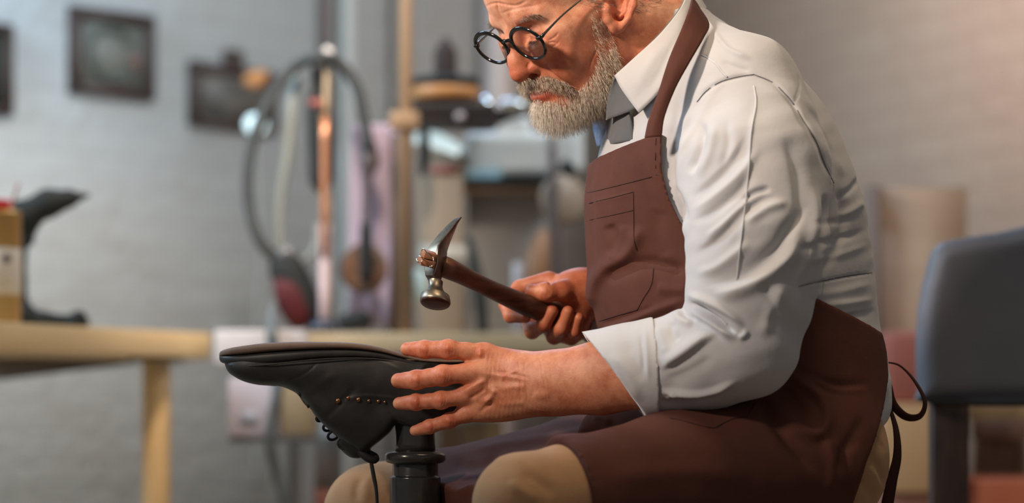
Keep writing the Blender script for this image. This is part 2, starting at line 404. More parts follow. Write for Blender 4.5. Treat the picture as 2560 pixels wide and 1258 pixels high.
def build_head():
    lo = np.minimum(H(0, -.09, .03), OH)-[.115, .125, .14]; hi = H(0, -.09, .03)+[.12, .13, .115]
    lo = np.array([(1170-1280)/FPX*2.95, 2.83, .82]); hi = np.array([.285, 3.16, 1.215])
    g = Grid(lo, hi, .00118)
    g.u(ell(H(0, -.088, .030), (.076, .098, .090), RH))
    g.u(ell(H(0, -.050, -.030), (.061, .055, .070), RH), .02)
    g.u(ell(H(0, -.024, -.080), (.036, .036, .032), RH), .02)
    g.u(rcone(H(0, -.006, -.112), H(0, -.02, -.110), .019, .02), .02)
    for s in (1, -1):
        g.u(ell(H(s*.037, -.024, -.044), (.023, .025, .027), RH), .018)
        g.u(ell(H(s*.043, -.042, -.055), (.021, .035, .036), RH), .018)
        g.u(ell(H(s*.047, -.030, -.020), (.017, .024, .015), RH), .014)
        chain(g, [H(s*.058, -.085, -.03), H(s*.055, -.08, -.085), H(s*.044, -.048, -.102), H(s*.018, -.012, -.112)], [.016, .018, .018, .017], .022)
        chain(g, [H(s*.006, -.004, .010), H(s*.026, -.0045, .0135), H(s*.044, -.018, .008), H(s*.052, -.03, -.004)], [.0085, .0085, .0085, .009], .010)
        chain(g, [H(s*.050, -.034, -.024), H(s*.058, -.060, -.026), H(s*.062, -.090, -.022)], [.015, .014, .012], .016)
        g.u(ell(H(s*.044, -.050, -.060), (.024, .038, .042), RH), .018)
        g.u(ell(H(s*.034, -.022, -.066), (.019, .021, .024), RH), .014)
        # orbit
        g.cut(ell(H(s*.031, .007, -.012), (.0165, .0125, .0115), RH), .012)
        g.cut(ell(H(s*.017, .006, -.014), (.0085, .011, .012), RH), .008)
        # eyeball with lids: lid shell leaves a narrow downcast slit
        ec = H(s*.031, -.0135, -.0145)
        g.u(ell(ec, (.0142, .0138, .0138), RH), .003)
        g.cut(ell(ec+FW*.0130-UH*.0072, (.0100, .005, .0019), RH), .0008)
        chain(g, [ec+FW*.0105-UH*.0050-LH*.010, ec+FW*.0134-UH*.0052, ec+FW*.0105-UH*.0058+LH*.010], [.0010, .0015, .0010], .002)
        chain(g, [H(s*.018, .000, -.024), H(s*.030, .0015, -.029), H(s*.043, -.006, -.027)], [.003, .0035, .003], .008)   # bags
    # nose
    chain(g, [HP(0, 1283, 84), HP(0, 1286, 105), HP(0, 1291, 150), HP(0, 1297, 181)], [.0080, .0080, .0090, .0118], .010)
    g.u(ell(H(0, .006, -.050), (.014, .018, .012), RH), .010)
    for s in (1, -1):
        al = HP(.0140, 1338, 167) if s == 1 else None
        if s == -1:
            l = hloc(HP(.0140, 1338, 167)); al = H(-l[0], l[1], l[2])
        g.u(ell(al, (.0072, .0095, .0078), RH), .004)
        g.cut(ell(al+FW*.006-UH*.0075-LH*s*.004, (.0042, .006, .0042), RH), .002)
    # lips
    g.u(ell(H(0, .002, -.0785), (.024, .0125, .0058), RH), .006)
    g.u(ell(H(0, .0025, -.0885), (.021, .0135, .0068), RH), .006)
    chain(g, [H(-.026, -.006, -.085), H(-.012, .0125, -.0835), H(0, .0155, -.0832), H(.012, .0125, -.0835), H(.027, -.006, -.086)], [.001, .0012, .0012, .0012, .001], .003, sub=True)
    # temples hollow, cheek hollow
    g.cut(ell(H(.086, -.035, .03), (.012, .03, .028), RH), .02)
    # ears
    def ear(s):
        def E(a, px, py):
            q = HP(a, px-14, py-1)
            if s == 1: return q
            l = hloc(q); return H(-l[0], l[1], l[2])
        g.u(ell(E(.0745, 1562, 10), (.0055, .013, .030), RH), .006)
        chain(g, [E(.079, 1556, -62), E(.086, 1580, -55), E(.091, 1600, -20), E(.0905, 1598, 15), E(.087, 1585, 48), E(.0825, 1566, 70)], [.004, .0045, .0045, .0042, .004, .0048], .004)
        g.u(ell(E(.0795, 1553, 70), (.0045, .0085, .0085), RH), .005)
        chain(g, [E(.0785, 1545, 65), E(.078, 1533, 50), E(.079, 1530, 28)], [.005, .0045, .0045], .005)
        chain(g, [E(.082, 1575, -30), E(.085, 1583, 0), E(.083, 1577, 28), E(.080, 1563, 42)], [.0028, .0032, .0034, .003], .003)
        g.u(ell(E(.080, 1534, 22), (.0035, .0045, .006), RH), .003)
        g.cut(ell(E(.083, 1556, 12), (.0085, .0075, .0125), RH), .003)
    ear(1); ear(-1)
    # neck into the shirt
    nk = [H(0, -.100, -.045), P(1640, 110, 3.035), P(1700, 240, 3.05)]
    chain(g, nk, [.058, .060, .066], .02)
    chain(g, [H(0, -.035, -.105), P(1590, 215, 3.0)], [.02, .04], .03)
    chain(g, [HP(.05, 1600, 60), P(1650, 200, 2.97)], [.012, .012], .02)
    V, F = g.mesh(2)
    N = normals(V, F); px, py = proj(V); fr = (N[:, 1] < .25)
    d = np.zeros(len(V))
    W = [  # wrinkles: polyline, amplitude mm, width px
        ([(1240, 2), (1246, 30), (1262, 62), (1268, 75)], -1.3, 3), ([(1290, 70), (1275, 45), (1272, 30)], -.8, 3),
        ([(1205, 20), (1240, 8), (1290, 14), (1330, -6)], -.9, 4), ([(1240, 38), (1290, 22), (1345, 12), (1370, 5)], -.5, 4),
        ([(1366, 108), (1385, 106), (1392, 112)], -1.0, 2.6), ([(1364, 114), (1380, 124), (1378, 134)], -.8, 2.6), ([(1365, 118), (1372, 130)], -.7, 2.4),
        ([(1366, 104), (1388, 92), (1398, 78)], -.9, 2.8), ([(1372, 122), (1390, 112), (1400, 100)], -.7, 2.6),
        ([(1310, 86), (1325, 84), (1345, 92), (1360, 104)], -1.0, 2.5), ([(1305, 118), (1325, 128), (1348, 128)], -.7, 3),
        ([(1358, 150), (1372, 176), (1400, 200), (1440, 222)], -1.6, 5), ([(1360, 128), (1385, 122), (1410, 128)], .6, 6),
        ([(1330, 150), (1322, 160), (1318, 172)], -1.2, 4), ([(1420, 60), (1440, 90), (1450, 130)], -.4, 4), ([(1500, 110), (1480, 150), (1475, 180)], -.5, 4)]
    for pl, a, wd in W: d += foldd(px, py, pl, a*.00125, wd*.85)
    V = V+N*(d*fr)[:, None]
    return V, F
def build_left_hand():
    def c(px, py, dY=0): return P(px, py, 2.93+dY)
    g = Grid([(960-1280)/FPX*2.9, 2.80, .545], [(1680-1280)/FPX*2.9, 3.09, .675], .00115)
    n = np.array([0, 1, 0])
    fin = [
        ([(1212, 886, -.008), (1121, 874, -.012), (1062, 874, -.004), (1018, 873, .006)], [.0125, .0108, .0098, .0084]),
        ([(1228, 926, -.014), (1107, 939, -.018), (1041, 950, -.010), (996, 952, .000)], [.0130, .0116, .0105, .0092]),
        ([(1215, 978, -.012), (1102, 1001, -.014), (1040, 1006, -.006), (998, 1009, .004)], [.0118, .0096, .0088, .0078]),
        ([(1205, 1022, -.006), (1123, 1052, -.006), (1074, 1067, .000), (1037, 1077, .006)], [.0105, .0082, .0074, .0064])]
    wr = [(1335, 925), (1338, 950), (1340, 972), (1342, 995)]
    for (pts, rad), wq in zip(fin, wr):
        pp = [c(*q) for q in pts]
        # slightly waisted phalanges with knuckle swellings
        for i in range(3):
            a, b = pp[i], pp[i+1]; m = (a+b)/2; rm = (rad[i]+rad[i+1])/2*.955
            g.u(rcone(a, m, rad[i], rm), .004); g.u(rcone(m, b, rm, rad[i+1]), .004)
        for i in (1, 2): g.u(ell(pp[i]+[0, -.001, 0], (rad[i]*1.02, rad[i]*1.02, rad[i]*1.03)), .006)
        g.u(fcone(pp[0], c(wq[0], wq[1], -.022), rad[0]*1.05, .013, n, .8), .008)
    g.u(ell(c(1265, 960, -.008), (.046, .0175, .036)), .014)
    g.u(ell(c(1240, 1020, -.002), (.045, .016, .017)), .012)      # ulnar edge
    g.u(ell(c(1262, 905, .004), (.036, .018, .015)), .012)
    for q0, q1, r0, r1 in (((1215, 905, -.004), (1182, 905, .002), .014, .008), ((1215, 952, -.004), (1182, 960, .002), .016, .009), ((1210, 1000, -.002), (1178, 1012, .004), .015, .009)): g.u(rcone(c(*q0), c(*q1), r0, r1), .010)
    # thumb on the hidden side of the boot
    chain(g, [c(1300, 915, .012), c(1238, 905, .055), c(1160, 908, .115), c(1115, 912, .125), c(1080, 915, .123)], [.016, .013, .0115, .0105, .008], .008)
    # wrist and forearm
    chain(g, [c(1330, 962, -.022), c(1400, 957, -.030), c(1500, 945, -.045), c(1660, 925, -.075)], [.036, .0355, .040, .046], .02, n, .78)
    g.u(ell(c(1352, 990, -.040), (.014, .008, .012)), .012)
    V, F = g.mesh(1)
    N = normals(V, F); px, py = proj(V); fr = (N[:, 1] < .35)
    d = np.zeros(len(V))
    # extensor tendons, knuckle hills, veins
    for pl, a, wd in [([(1156, 984), (1185, 966), (1222, 948)], 3.4, 9), ([(1206, 1010), (1225, 995), (1240, 970)], 3.2, 8), ([(1188, 1000), (1215, 988), (1245, 985)], -1.5, 8),
                      ([(1170, 1000), (1195, 985), (1218, 968)], -2.2, 6), ([(1205, 958), (1240, 954), (1320, 950)], -1.0, 10), ([(1190, 934), (1240, 938), (1325, 950)], 1.0, 7),
                      ([(1225, 930), (1275, 935), (1330, 948)], -.9, 5), ([(1195, 1035), (1215, 1018), (1235, 1005)], -1.6, 6), ([(1245, 978), (1275, 970), (1325, 966)], 1.0, 8),
                      ([(1200, 868), (1202, 884), (1198, 895)], 1.6, 7), ([(1170, 905), (1150, 900), (1130, 898)], -.8, 6), ([(1330, 985), (1350, 990), (1380, 985)], 1.2, 10),
                      ([(1240, 900), (1290, 905), (1340, 915)], .8, 9), ([(1235, 1010), (1280, 1010), (1320, 1005)], .9, 7), ([(1250, 960), (1262, 940), (1300, 925)], .9, 4)]:
        d += foldd(px, py, pl, a*.001, wd)
    # knuckle creases
    for x, y, h, n_ in [(1121, 872, 19, 4), (1062, 874, 17, 3), (1107, 938, 21, 5), (1041, 950, 19, 3), (1102, 1000, 17, 4), (1040, 1005, 15, 3), (1123, 1052, 14, 4), (1074, 1067, 12, 3), (1200, 884, 22, 4)]:
        for k in range(n_):
            xx = x+(k-(n_-1)/2)*5.5; b = 4*(1 if k >= n_/2 else -1)
            d += foldd(px, py, [(xx, y-h), (xx+b, y), (xx, y+h)], -.00042, 2.0)
        d += .0007*np.exp(-((px-x)**2+(py-y)**2)/(9.0**2))
    # fine wrist wrinkles
    for k in range(34):
        xx = rng.uniform(1218, 1378); t0 = rng.uniform(878, 960); t1 = t0+rng.uniform(25, 70); sh = (xx-1300)*.05
        d += foldd(px, py, [(xx-3-sh, t0), (xx+rng.uniform(-2, 4), (t0+t1)/2), (xx+rng.uniform(-2, 2)+sh, t1)], -.00032, rng.uniform(1.4, 2.2))
    d += .00008*np.sin(px*.55+py*.06+2.5*np.sin(py*.05+px*.01))*np.exp(-((px-1260)/70)**2)*(py > 880)
    V = V+N*(d*fr)[:, None]
    return V, F
def build_right_hand():
    YR = 3.12
    def c(px, py, dY=0): return P(px, py, YR+dY)
    g = Grid([(1225-1280)/FPX*3.1, 3.02, .64], [(1600-1280)/FPX*3.2, 3.30, .79], .0013)
    def fing(pts, rad, k=.003):
        pp = [c(*q) for q in pts]
        for i in range(len(pp)-1): g.u(rcone(pp[i], pp[i+1], rad[i], rad[i+1]), k if i else .008)
    # palm block (behind the handle), back of hand on the far side
    g.u(ell(c(1395, 755, .030), (.036, .017, .034)), .01)
    g.u(ell(c(1420, 820, .010), (.027, .022, .021)), .012)
    chain(g, [c(1462, 733, .012), c(1540, 742, .045), c(1600, 750, .08)], [.033, .031, .034], .02)
    g.u(ell(c(1430, 725, .002), (.030, .022, .024)), .014)         # thenar
    # index: over the far side of the handle, curling forward under it
    fing([(1372, 702, .022), (1300, 722, .028), (1266, 762, .010), (1276, 790, -.010), (1313, 793, -.024)], [.0125, .0115, .0098, .0090, .0078])
    # middle, ring, little: curl from behind up to the front
    fing([(1385, 740, .040), (1325, 800, .030), (1330, 828, .006), (1358, 812, -.018), (1380, 778, -.026)], [.012, .011, .0102, .0098, .0080])
    fing([(1410, 750, .040), (1375, 820, .030), (1385, 842, .006), (1402, 822, -.016), (1420, 780, -.024)], [.012, .011, .0100, .0094, .0078])
    fing([(1440, 770, .036), (1420, 830, .026), (1428, 846, .006), (1437, 828, -.010), (1447, 795, -.020)], [.011, .0095, .0090, .0082, .0068])
    # thumb along the near side
    fing([(1440, 728, -.008), (1405, 727, -.024), (1368, 731, -.032), (1330, 728, -.028)], [.0165, .0125, .0112, .0092], .006)
    g.u(ell(c(1362, 731, -.032), (.012, .0108, .0118)), .004)
    V, F = g.mesh(1)
    N = normals(V, F); px, py = proj(V); fr = (N[:, 1] < .35); d = np.zeros(len(V))
    for pl, a, wd in [([(1372, 715), (1380, 700), (1392, 688)], -1.5, 4), ([(1349, 716), (1349, 728), (1346, 738)], -.5, 1.8), ([(1368, 716), (1371, 730), (1366, 744)], -.7, 2),
                      ([(1373, 718), (1376, 730), (1371, 744)], -.5, 2), ([(1325, 714), (1340, 712), (1352, 718)], -.5, 2), ([(1395, 750), (1430, 750), (1450, 742)], -.8, 4)]:
        d += foldd(px, py, pl, a*.001, wd)
    return V+N*(d*fr)[:, None], F
HIPN = P(2020, 1160, 2.93); HIPF = P(1980, 1110, 3.14)
KNN = P(1310, 1260, 2.70); KNF = P(935, 1284, 3.13)
SHN = P(1870, 300, 2.885); ELN = P(1880, 868, 2.815); SHF = P(1850, 290, 3.25); ELF = P(1735, 850, 3.34)
FTN = np.array([KNN[0]-.02, 2.72, .05]); FTF = np.array([KNF[0]-.03, 3.15, .05])
def build_rest():
    g = Grid([-.33, 2.55, -.01], [.62, 3.50, 1.0], .009)
    chain(g, [P(1700, 240, 3.05), P(1800, 500, 3.04), P(1880, 800, 3.04), P(2000, 1080, 3.04)], [.07, .12, .125, .088], .03)
    for hp, kn, ft in ((HIPN, KNN, FTN), (HIPF, KNF, FTF)):
        chain(g, [hp, kn, ft], [.085, .048, .035], .02)
        chain(g, [ft-[0, 0, .01], ft+[-.17, -.02, -.025]], [.035, .028], .02)
    chain(g, [SHN, ELN, P(1640, 925, 2.86)], [.055, .042, .035], .02)
    chain(g, [SHF, ELF, P(1560, 745, 3.19)], [.055, .04, .03], .02)
    return g.mesh(1)

parts = [build_head(), build_left_hand(), build_right_hand(), build_rest()]
sizes = [len(p[0]) for p in parts]
V, F = merge(parts)
body = mkobj('body', (V, F), M_skin, man)
# skin tone: redder nose, ears, cheeks, knuckles; lips; nails; shade on the neck
tone = np.ones((len(V), 4), np.float32); px, py = proj(V)
hd = np.zeros(len(V), bool); hd[:sizes[0]] = True; lc = hloc(V)
def blob(mask, w, c):
    w = (w*mask)[:, None]; tone[:, :3] = tone[:, :3]*(1-w)+tone[:, :3]*np.array(c)*w
blob(hd, np.exp(-(((lc[:, 0])/.02)**2+((lc[:, 1]-.02)/.03)**2+((lc[:, 2]+.05)/.02)**2)), (1.03, .89, .87))
blob(hd, np.exp(-(((np.abs(lc[:, 0])-.045)/.022)**2+((lc[:, 1]+.02)/.04)**2+((lc[:, 2]+.045)/.025)**2)), (1.04, .82, .80))
blob(hd, np.exp(-(((np.abs(lc[:, 0])-.085)/.02)**2+((lc[:, 1]+.10)/.035)**2+((lc[:, 2]+.03)/.06)**2)), (1.05, .80, .72))
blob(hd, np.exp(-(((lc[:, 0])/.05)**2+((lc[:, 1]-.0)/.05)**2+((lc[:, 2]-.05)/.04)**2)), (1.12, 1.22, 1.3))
blob(hd, np.exp(-((lc[:, 0]/.024)**4+((lc[:, 2]+.088)/.0075)**4+((lc[:, 1]-.012)/.014)**4)), (.86, .58, .62))
blob(hd, 1/(1+np.exp(np.clip((lc[:, 2]+.075-.55*(lc[:, 1]+.10))/.01, -20, 20))), (.86, .68, .60))  # shade behind the jaw put into the neck's skin tone
hl = np.zeros(len(V), bool); hl[sizes[0]:sizes[0]+sizes[1]+sizes[2]] = True
hn = hl & (np.arange(len(V)) < sizes[0]+sizes[1])
for x, y, r in [(1121, 872, 17), (1062, 875, 15), (1107, 938, 19), (1041, 951, 16), (1102, 1000, 15), (1040, 1006, 13), (1123, 1052, 14), (1074, 1067, 12), (1200, 884, 18), (1030, 874, 18)]:
    blob(hn, np.exp(-((px-x)**2+(py-y)**2)/r**2), (1.0, .80, .76))
blob(hn, 1/(1+np.exp(np.clip((px-1150)/40, -20, 20))), (1.02, .86, .82))
for x, y in ((1004, 874), (984, 952), (987, 1009), (1030, 1078)): blob(hn, np.exp(-(((px-x)/13)**4+((py-y)/10)**4)), (1.12, 1.35, 1.4))
blob(hn, np.ones(len(V)), (.94, .84, .78))
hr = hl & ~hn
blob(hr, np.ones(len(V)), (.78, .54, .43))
blob(hr, np.exp(-(((px-1342)/13)**4+((py-726)/8.5)**4))*(V[:, 1] < 3.1), (1.15, 1.35, 1.45))
ca = body.data.attributes.new('tone', 'FLOAT_COLOR', 'POINT'); ca.data.foreach_set('color', np.clip(tone, 0, 2).ravel())
HV, HF = parts[0]; HN = normals(HV, HF)

# ------------------------------------------------------------------ shirt
TL = [(40, 1640, 1745, .055), (90, 1625, 1800, .080), (130, 1610, 1885, .115), (180, 1580, 1970, .150), (240, 1548, 2035, .176), (330, 1512, 2092, .190), (430, 1484, 2132, .195), (510, 1478, 2158, .19),
      (640, 1484, 2178, .18), (720, 1492, 2186, .178), (820, 1512, 2196, .178), (900, 1535, 2215, .18), (960, 1560, 2226, .18), (1050, 1600, 2224, .18), (1110, 1700, 2150, .17), (1300, 1760, 2120, .16)]
YT = 3.04
_t = np.array(TL, float); _z = CAMZ+(HOR-_t[:, 0])/FPX*YT; _xl = (_t[:, 1]-1280)/FPX*YT; _xr = (_t[:, 2]-1280)/FPX*YT
_zi = np.linspace(_z.min(), _z.max(), 300); _o = np.argsort(_z)
def _sm(v):
    w_ = np.interp(_zi, _z[_o], v[_o]); k = np.hanning(21); k /= k.sum(); return np.convolve(np.pad(w_, 10, 'edge'), k, 'valid')
_cx = _sm((_xl+_xr)/2); _rx = _sm((_xr-_xl)/2); _ry = _sm(_t[:, 3])
def torso(off=0, zmin=None, zmax=None):
    z0 = _z.min() if zmin is None else zmin; z1 = _z.max()
    def f(X, Y, Z):
        cx = np.interp(Z.ravel(), _zi, _cx).reshape(Z.shape); rx = np.interp(Z.ravel(), _zi, _rx).reshape(Z.shape)+off; ry = np.interp(Z.ravel(), _zi, _ry).reshape(Z.shape)+off
        # chest turned a little towards the camera: shear the section
        u = X-cx; v = (Y-YT)
        q = np.sqrt((u/rx)**2+(v/ry)**2)
        g_ = np.sqrt((u/rx**2)**2+(v/ry**2)**2)+1e-6
        d = q*(q-1)/g_
        return np.maximum(np.maximum(d, Z-z1-off), z0-off-Z)
    return f, np.array([(_cx-_rx).min()-off-.01, YT-.2-off, z0-off]), np.array([(_cx+_rx).max()+off+.01, YT+.2+off, z1+off])
def sleeve_near(g):
    g.u(rcone(P(1850, 255, 2.905), P(1880, 340, 2.880), .068, .080), .03)
    chain(g, [P(1880, 340, 2.880), P(1888, 420, 2.858), P(1893, 600, 2.828), P(1874, 745, 2.818), P(1858, 855, 2.812)], [.080, .0885, .084, .075, .064], .004)
    chain(g, [P(1862, 862, 2.812), P(1760, 893, 2.832), P(1650, 925, 2.852), P(1560, 945, 2.866)], [.063, .061, .0575, .052], .010)
def halfspace(p, n, r=1.0):
    p = np.array(p, float); n = np.array(n, float); n /= np.linalg.norm(n)
    def f(X, Y, Z): return -((X-p[0])*n[0]+(Y-p[1])*n[1]+(Z-p[2])*n[2])
    return f, p-r, p+r
g = Grid([.06, 2.70, .40], [.55, 3.47, 1.09], .0021)
g.u(torso())
chain(g, [SHF, P(1830, 560, 3.31), ELF], [.075, .07, .055], .03)
chain(g, [ELF, P(1640, 800, 3.25), P(1560, 770, 3.19)], [.055, .048, .044], .02)
chain(g, [P(1745, 150, 3.02), P(1860, 215, 2.90)], [.050, .062], .035)     # shoulder line
chain(g, [P(1745, 150, 3.06), P(1830, 215, 3.2)], [.050, .07], .035)
sleeve_near(g)
# far cuff opening, neck opening
g.cut(halfspace(P(1500, 740, 3.14), P(1480, 740, 3.13)-P(1600, 755, 3.2), .12), .002) if False else None
g.cut(rcone(H(0, -.11, -.05), P(1665, 190, 3.04), .066, .060), .004)
def cuff_plane(k=0):
    a = P(1482+k, 866, 2.87); b = P(1618+k, 1050, 2.87); t = b-a; n = np.cross(t, [0, 1, .0]); n = n if n[0] < 0 else -n
    return a, n
a_, n_ = cuff_plane(26)
def _cutp(X, Y, Z):
    n = n_/np.linalg.norm(n_); d = (X-a_[0])*n[0]+(Y-a_[1])*n[1]+(Z-a_[2])*n[2]
    return np.maximum(-d, (Y-2.96))
g.cut((_cutp, P(1400, 1100, 2.75), P(1700, 800, 2.97)), .001)
V, F = g.mesh(4)
N = normals(V, F); px, py = proj(V); fr = np.clip(.45-N[:, 1], 0, .3)/.3
d = np.zeros(len(V)); sl = V[:, 1] < 2.99
SF = [  # sleeve: polyline, amplitude mm, width left, width right (px)
 ([(1725, 560), (1790, 520), (1850, 470), (1885, 425)], -3.0, 9, 20), ([(1722, 500), (1780, 455), (1840, 390), (1870, 330)], -3.0, 10, 24),
 ([(1722, 535), (1790, 490), (1860, 425), (1900, 360)], 2.6, 14, 14),
 ([(1735, 640), (1800, 590), (1850, 535), (1900, 500), (1950, 490)], -3.2, 8, 20), ([(1760, 600), (1830, 545), (1880, 500)], 2.2, 12, 12),
 ([(1850, 500), (1890, 478), (1930, 470)], -3.0, 7, 12), ([(1860, 560), (1920, 520), (1975, 505)], 2.5, 14, 14),
 ([(1745, 715), (1850, 690), (1930, 640), (1990, 560), (2020, 500)], -5.0, 30, 12), ([(1770, 742), (1870, 715), (1950, 660), (2010, 580)], 5.0, 14, 26),
 ([(1730, 690), (1800, 665), (1880, 600)], 2.5, 16, 16),
 ([(1716, 752), (1760, 778), (1810, 812), (1842, 838)], -9.0, 7, 9), ([(1712, 735), (1770, 755), (1830, 790), (1862, 826)], 4.5, 12, 10), ([(1722, 772), (1770, 800), (1815, 832), (1845, 848)], 4.5, 10, 12),
 ([(1845, 848), (1862, 838), (1864, 822)], 3.0, 8, 8),
 ([(1690, 775), (1700, 800), (1735, 812)], 2.4, 12, 12), ([(1700, 760), (1715, 790), (1745, 800)], -2.2, 8, 8),
 ([(1645, 925), (1700, 893), (1745, 862), (1795, 828)], 5.5, 30, 9), ([(1655, 955), (1720, 930), (1790, 890)], -1.6, 14, 26),
 ([(1640, 978), (1700, 984), (1770, 982), (1850, 950)], 4.0, 9, 9), ([(1640, 1002), (1720, 1006), (1800, 985)], -3.0, 9, 12),
 ([(1650, 810), (1655, 850), (1672, 890)], 2.0, 16, 16), ([(1680, 800), (1680, 830), (1700, 855)], -1.8, 12, 12), ([(1700, 1000), (1680, 985), (1665, 1010)], 1.5, 5, 5),
 ([(1885, 205), (1890, 260), (1878, 330), (1872, 420), (1862, 520), (1850, 620), (1842, 700)], .9, 6, 8),
 ([(1960, 330), (1990, 420), (2000, 520), (1985, 600)], -2.5, 26, 18), ([(2030, 460), (2040, 540), (2020, 640), (1985, 720)], 3.0, 16, 16), ([(2060, 480), (2062, 560), (2040, 640)], -4, 12, 10),
 ([(1960, 700), (1930, 780), (1900, 850)], 2.5, 20, 20), ([(1895, 700), (1935, 760), (1920, 830)], -1.8, 16, 16),
 ([(1760, 300), (1745, 380), (1722, 440)], -4, 12, 12), ([(1790, 300), (1775, 380), (1745, 450)], 2.0, 14, 14), ([(1815, 290), (1820, 360), (1800, 430)], -1.5, 14, 14),
 ([(1742, 255), (1765, 228), (1800, 205), (1845, 192), (1885, 186)], -1.2, 5, 7), ([(1885, 186), (1930, 205), (1960, 232), (1985, 262), (2010, 305), (2040, 352), (2062, 410), (2085, 458)], -1.8, 5, 9),
 ([(1725, 128), (1760, 140), (1790, 160), (1805, 180), (1818, 193)], -1.0, 2.4, 3), ([(1780, 70), (1800, 100), (1825, 125), (1880, 150)], 1.6, 8, 8), ([(1800, 150), (1830, 165), (1880, 178)], -1.2, 8, 8),
 ([(1700, 210), (1690, 300), (1675, 400), (1690, 500)], -2.0, 14, 14), ([(1725, 250), (1712, 340), (1700, 440), (1712, 530)], 2.6, 14, 10),
 ([(1650, 500), (1690, 540), (1715, 600)], 2, 14, 14), ([(1690, 460), (1705, 500), (1716, 560)], -2.5, 9, 9)]
for pl, a, wl, wr in SF: d += foldd(px, py, pl, a*.001*1.6, wl*.8, wr*.8)*sl
BF = [([(2092, 465), (2110, 520), (2100, 600), (2040, 700)], -4, 12, 14), ([(1985, 625), (2060, 605), (2120, 590), (2170, 572)], -2.4, 7, 12), ([(2000, 655), (2090, 640), (2176, 610)], 1.6, 10, 10),
      ([(1992, 716), (2060, 702), (2120, 690), (2186, 680)], -1.8, 2.6, 4), ([(2010, 740), (2100, 730), (2186, 706)], 1.5, 12, 12), ([(2090, 500), (2130, 470), (2150, 440)], -2.2, 8, 8),
      ([(2060, 800), (2120, 790), (2192, 775)], -2.8, 6, 12), ([(2050, 765), (2110, 760), (2188, 748)], 2, 10, 10), ([(2100, 545), (2140, 520), (2160, 500)], 2, 10, 10),
      ([(2020, 560), (2090, 555), (2160, 540)], -1.4, 9, 9), ([(1985, 262), (2000, 210), (1990, 180)], -1.2, 3, 4), ([(2040, 300), (2080, 380), (2110, 450)], 2.0, 12, 12), ([(2010, 250), (2050, 320), (2090, 410)], -1.8, 9, 9),
      ([(2215, 860), (2205, 930), (2222, 1000)], 2.0, 9, 9), ([(2190, 900), (2200, 980), (2215, 1030)], -2, 8, 8)]
for pl, a, wl, wr in BF: d += foldd(px, py, pl, a*.0013, wl*.9, wr*.9)
d += .0006*np.sin(px*.045+py*.03+2*np.sin(py*.02))*np.sin(py*.05-px*.013)
V = V+N*(d*fr)[:, None]
shirt = mkobj('shirt', (V, F), M_shirt, man)
M_stitch = mat('dark_seam_stitching', (.12, .12, .13), .8); M_pale = mat('pale_seam_thread', (.62, .63, .66), .8)
N = normals(V, F)
seams('armhole_seam', V, N, [[(1885, 186), (1930, 205), (1960, 232), (1985, 262), (2010, 305), (2040, 352), (2062, 410), (2085, 458)], [(1742, 255), (1765, 228), (1800, 205), (1845, 192), (1885, 186)]], .0005, M_stitch, shirt)
seams('side_seam', V, N, [[(1998, 716), (2060, 702), (2120, 690), (2180, 682)]], .0005, M_stitch, shirt)
seams('sleeve_crease', V, N, [[(1885, 215), (1890, 260), (1878, 330), (1872, 420), (1862, 520), (1850, 620), (1842, 700)], [(1727, 128), (1760, 140), (1790, 160), (1805, 180), (1818, 193)]], .0009, M_pale, shirt)

# rolled cuff of the near sleeve
g = Grid([(1440-1280)/FPX*2.85, 2.77, .545], [(1690-1280)/FPX*2.9, 2.97, .70], .0016)
chain(g, [P(1700, 915, 2.845), P(1570, 945, 2.866), P(1440, 955, 2.885)], [.0640, .0635, .058], .006)
g.u(rcone(P(1612, 1000, 2.855), P(1585, 995, 2.86), .031, .032), .012)
g.cut(rcone(P(1720, 905, 2.843), P(1420, 958, 2.887), .045, .0495), .001)
a_, n_ = cuff_plane(0); n1 = n_/np.linalg.norm(n_)
a2 = P(1628, 800, 2.87); b2 = P(1640, 1010, 2.87); n2 = np.cross(b2-a2, [0, 1, 0]); n2 = (n2 if n2[0] > 0 else -n2)/np.linalg.norm(n2)
X, Y, Z = g.ax[0][:, None, None], g.ax[1][None, :, None], g.ax[2][None, None, :]
g.F = np.maximum(g.F, (X-a_[0])*n1[0]+(Y-a_[1])*n1[1]+(Z-a_[2])*n1[2]); g.F = np.maximum(g.F, (X-a2[0])*n2[0]+(Z-a2[2])*n2[2]+0*Y).astype(np.float32)
V, F = g.mesh(1); N = normals(V, F); px, py = proj(V); d = np.zeros(len(V))
for pl, a, wl, wr in [([(1500, 895), (1530, 935), (1560, 1000)], -2.4, 8, 12), ([(1520, 880), (1570, 930), (1600, 1010)], 2.2, 14, 14), ([(1560, 850), (1590, 900), (1610, 960)], -1.6, 14, 14), ([(1612, 815), (1618, 880), (1622, 960)], 1.4, 6, 6), ([(1600, 830), (1606, 880), (1608, 940)], -1.4, 5, 5)]:
    d += foldd(px, py, pl, a*.001, wl, wr)
V = V+N*(d*(N[:, 1] < .2))[:, None]
cuff = mkobj('rolled_cuff', (V, F), M_shirt, shirt)

# far cuff: pale band behind the apron edge
V, F = tube([P(1492, 770, 3.135), P(1560, 775, 3.18), P(1620, 790, 3.22)], [.046, .046, .05], 36, 4)
mkobj('rolled_cuff', (V, F), M_shirt, shirt, solid=.003)

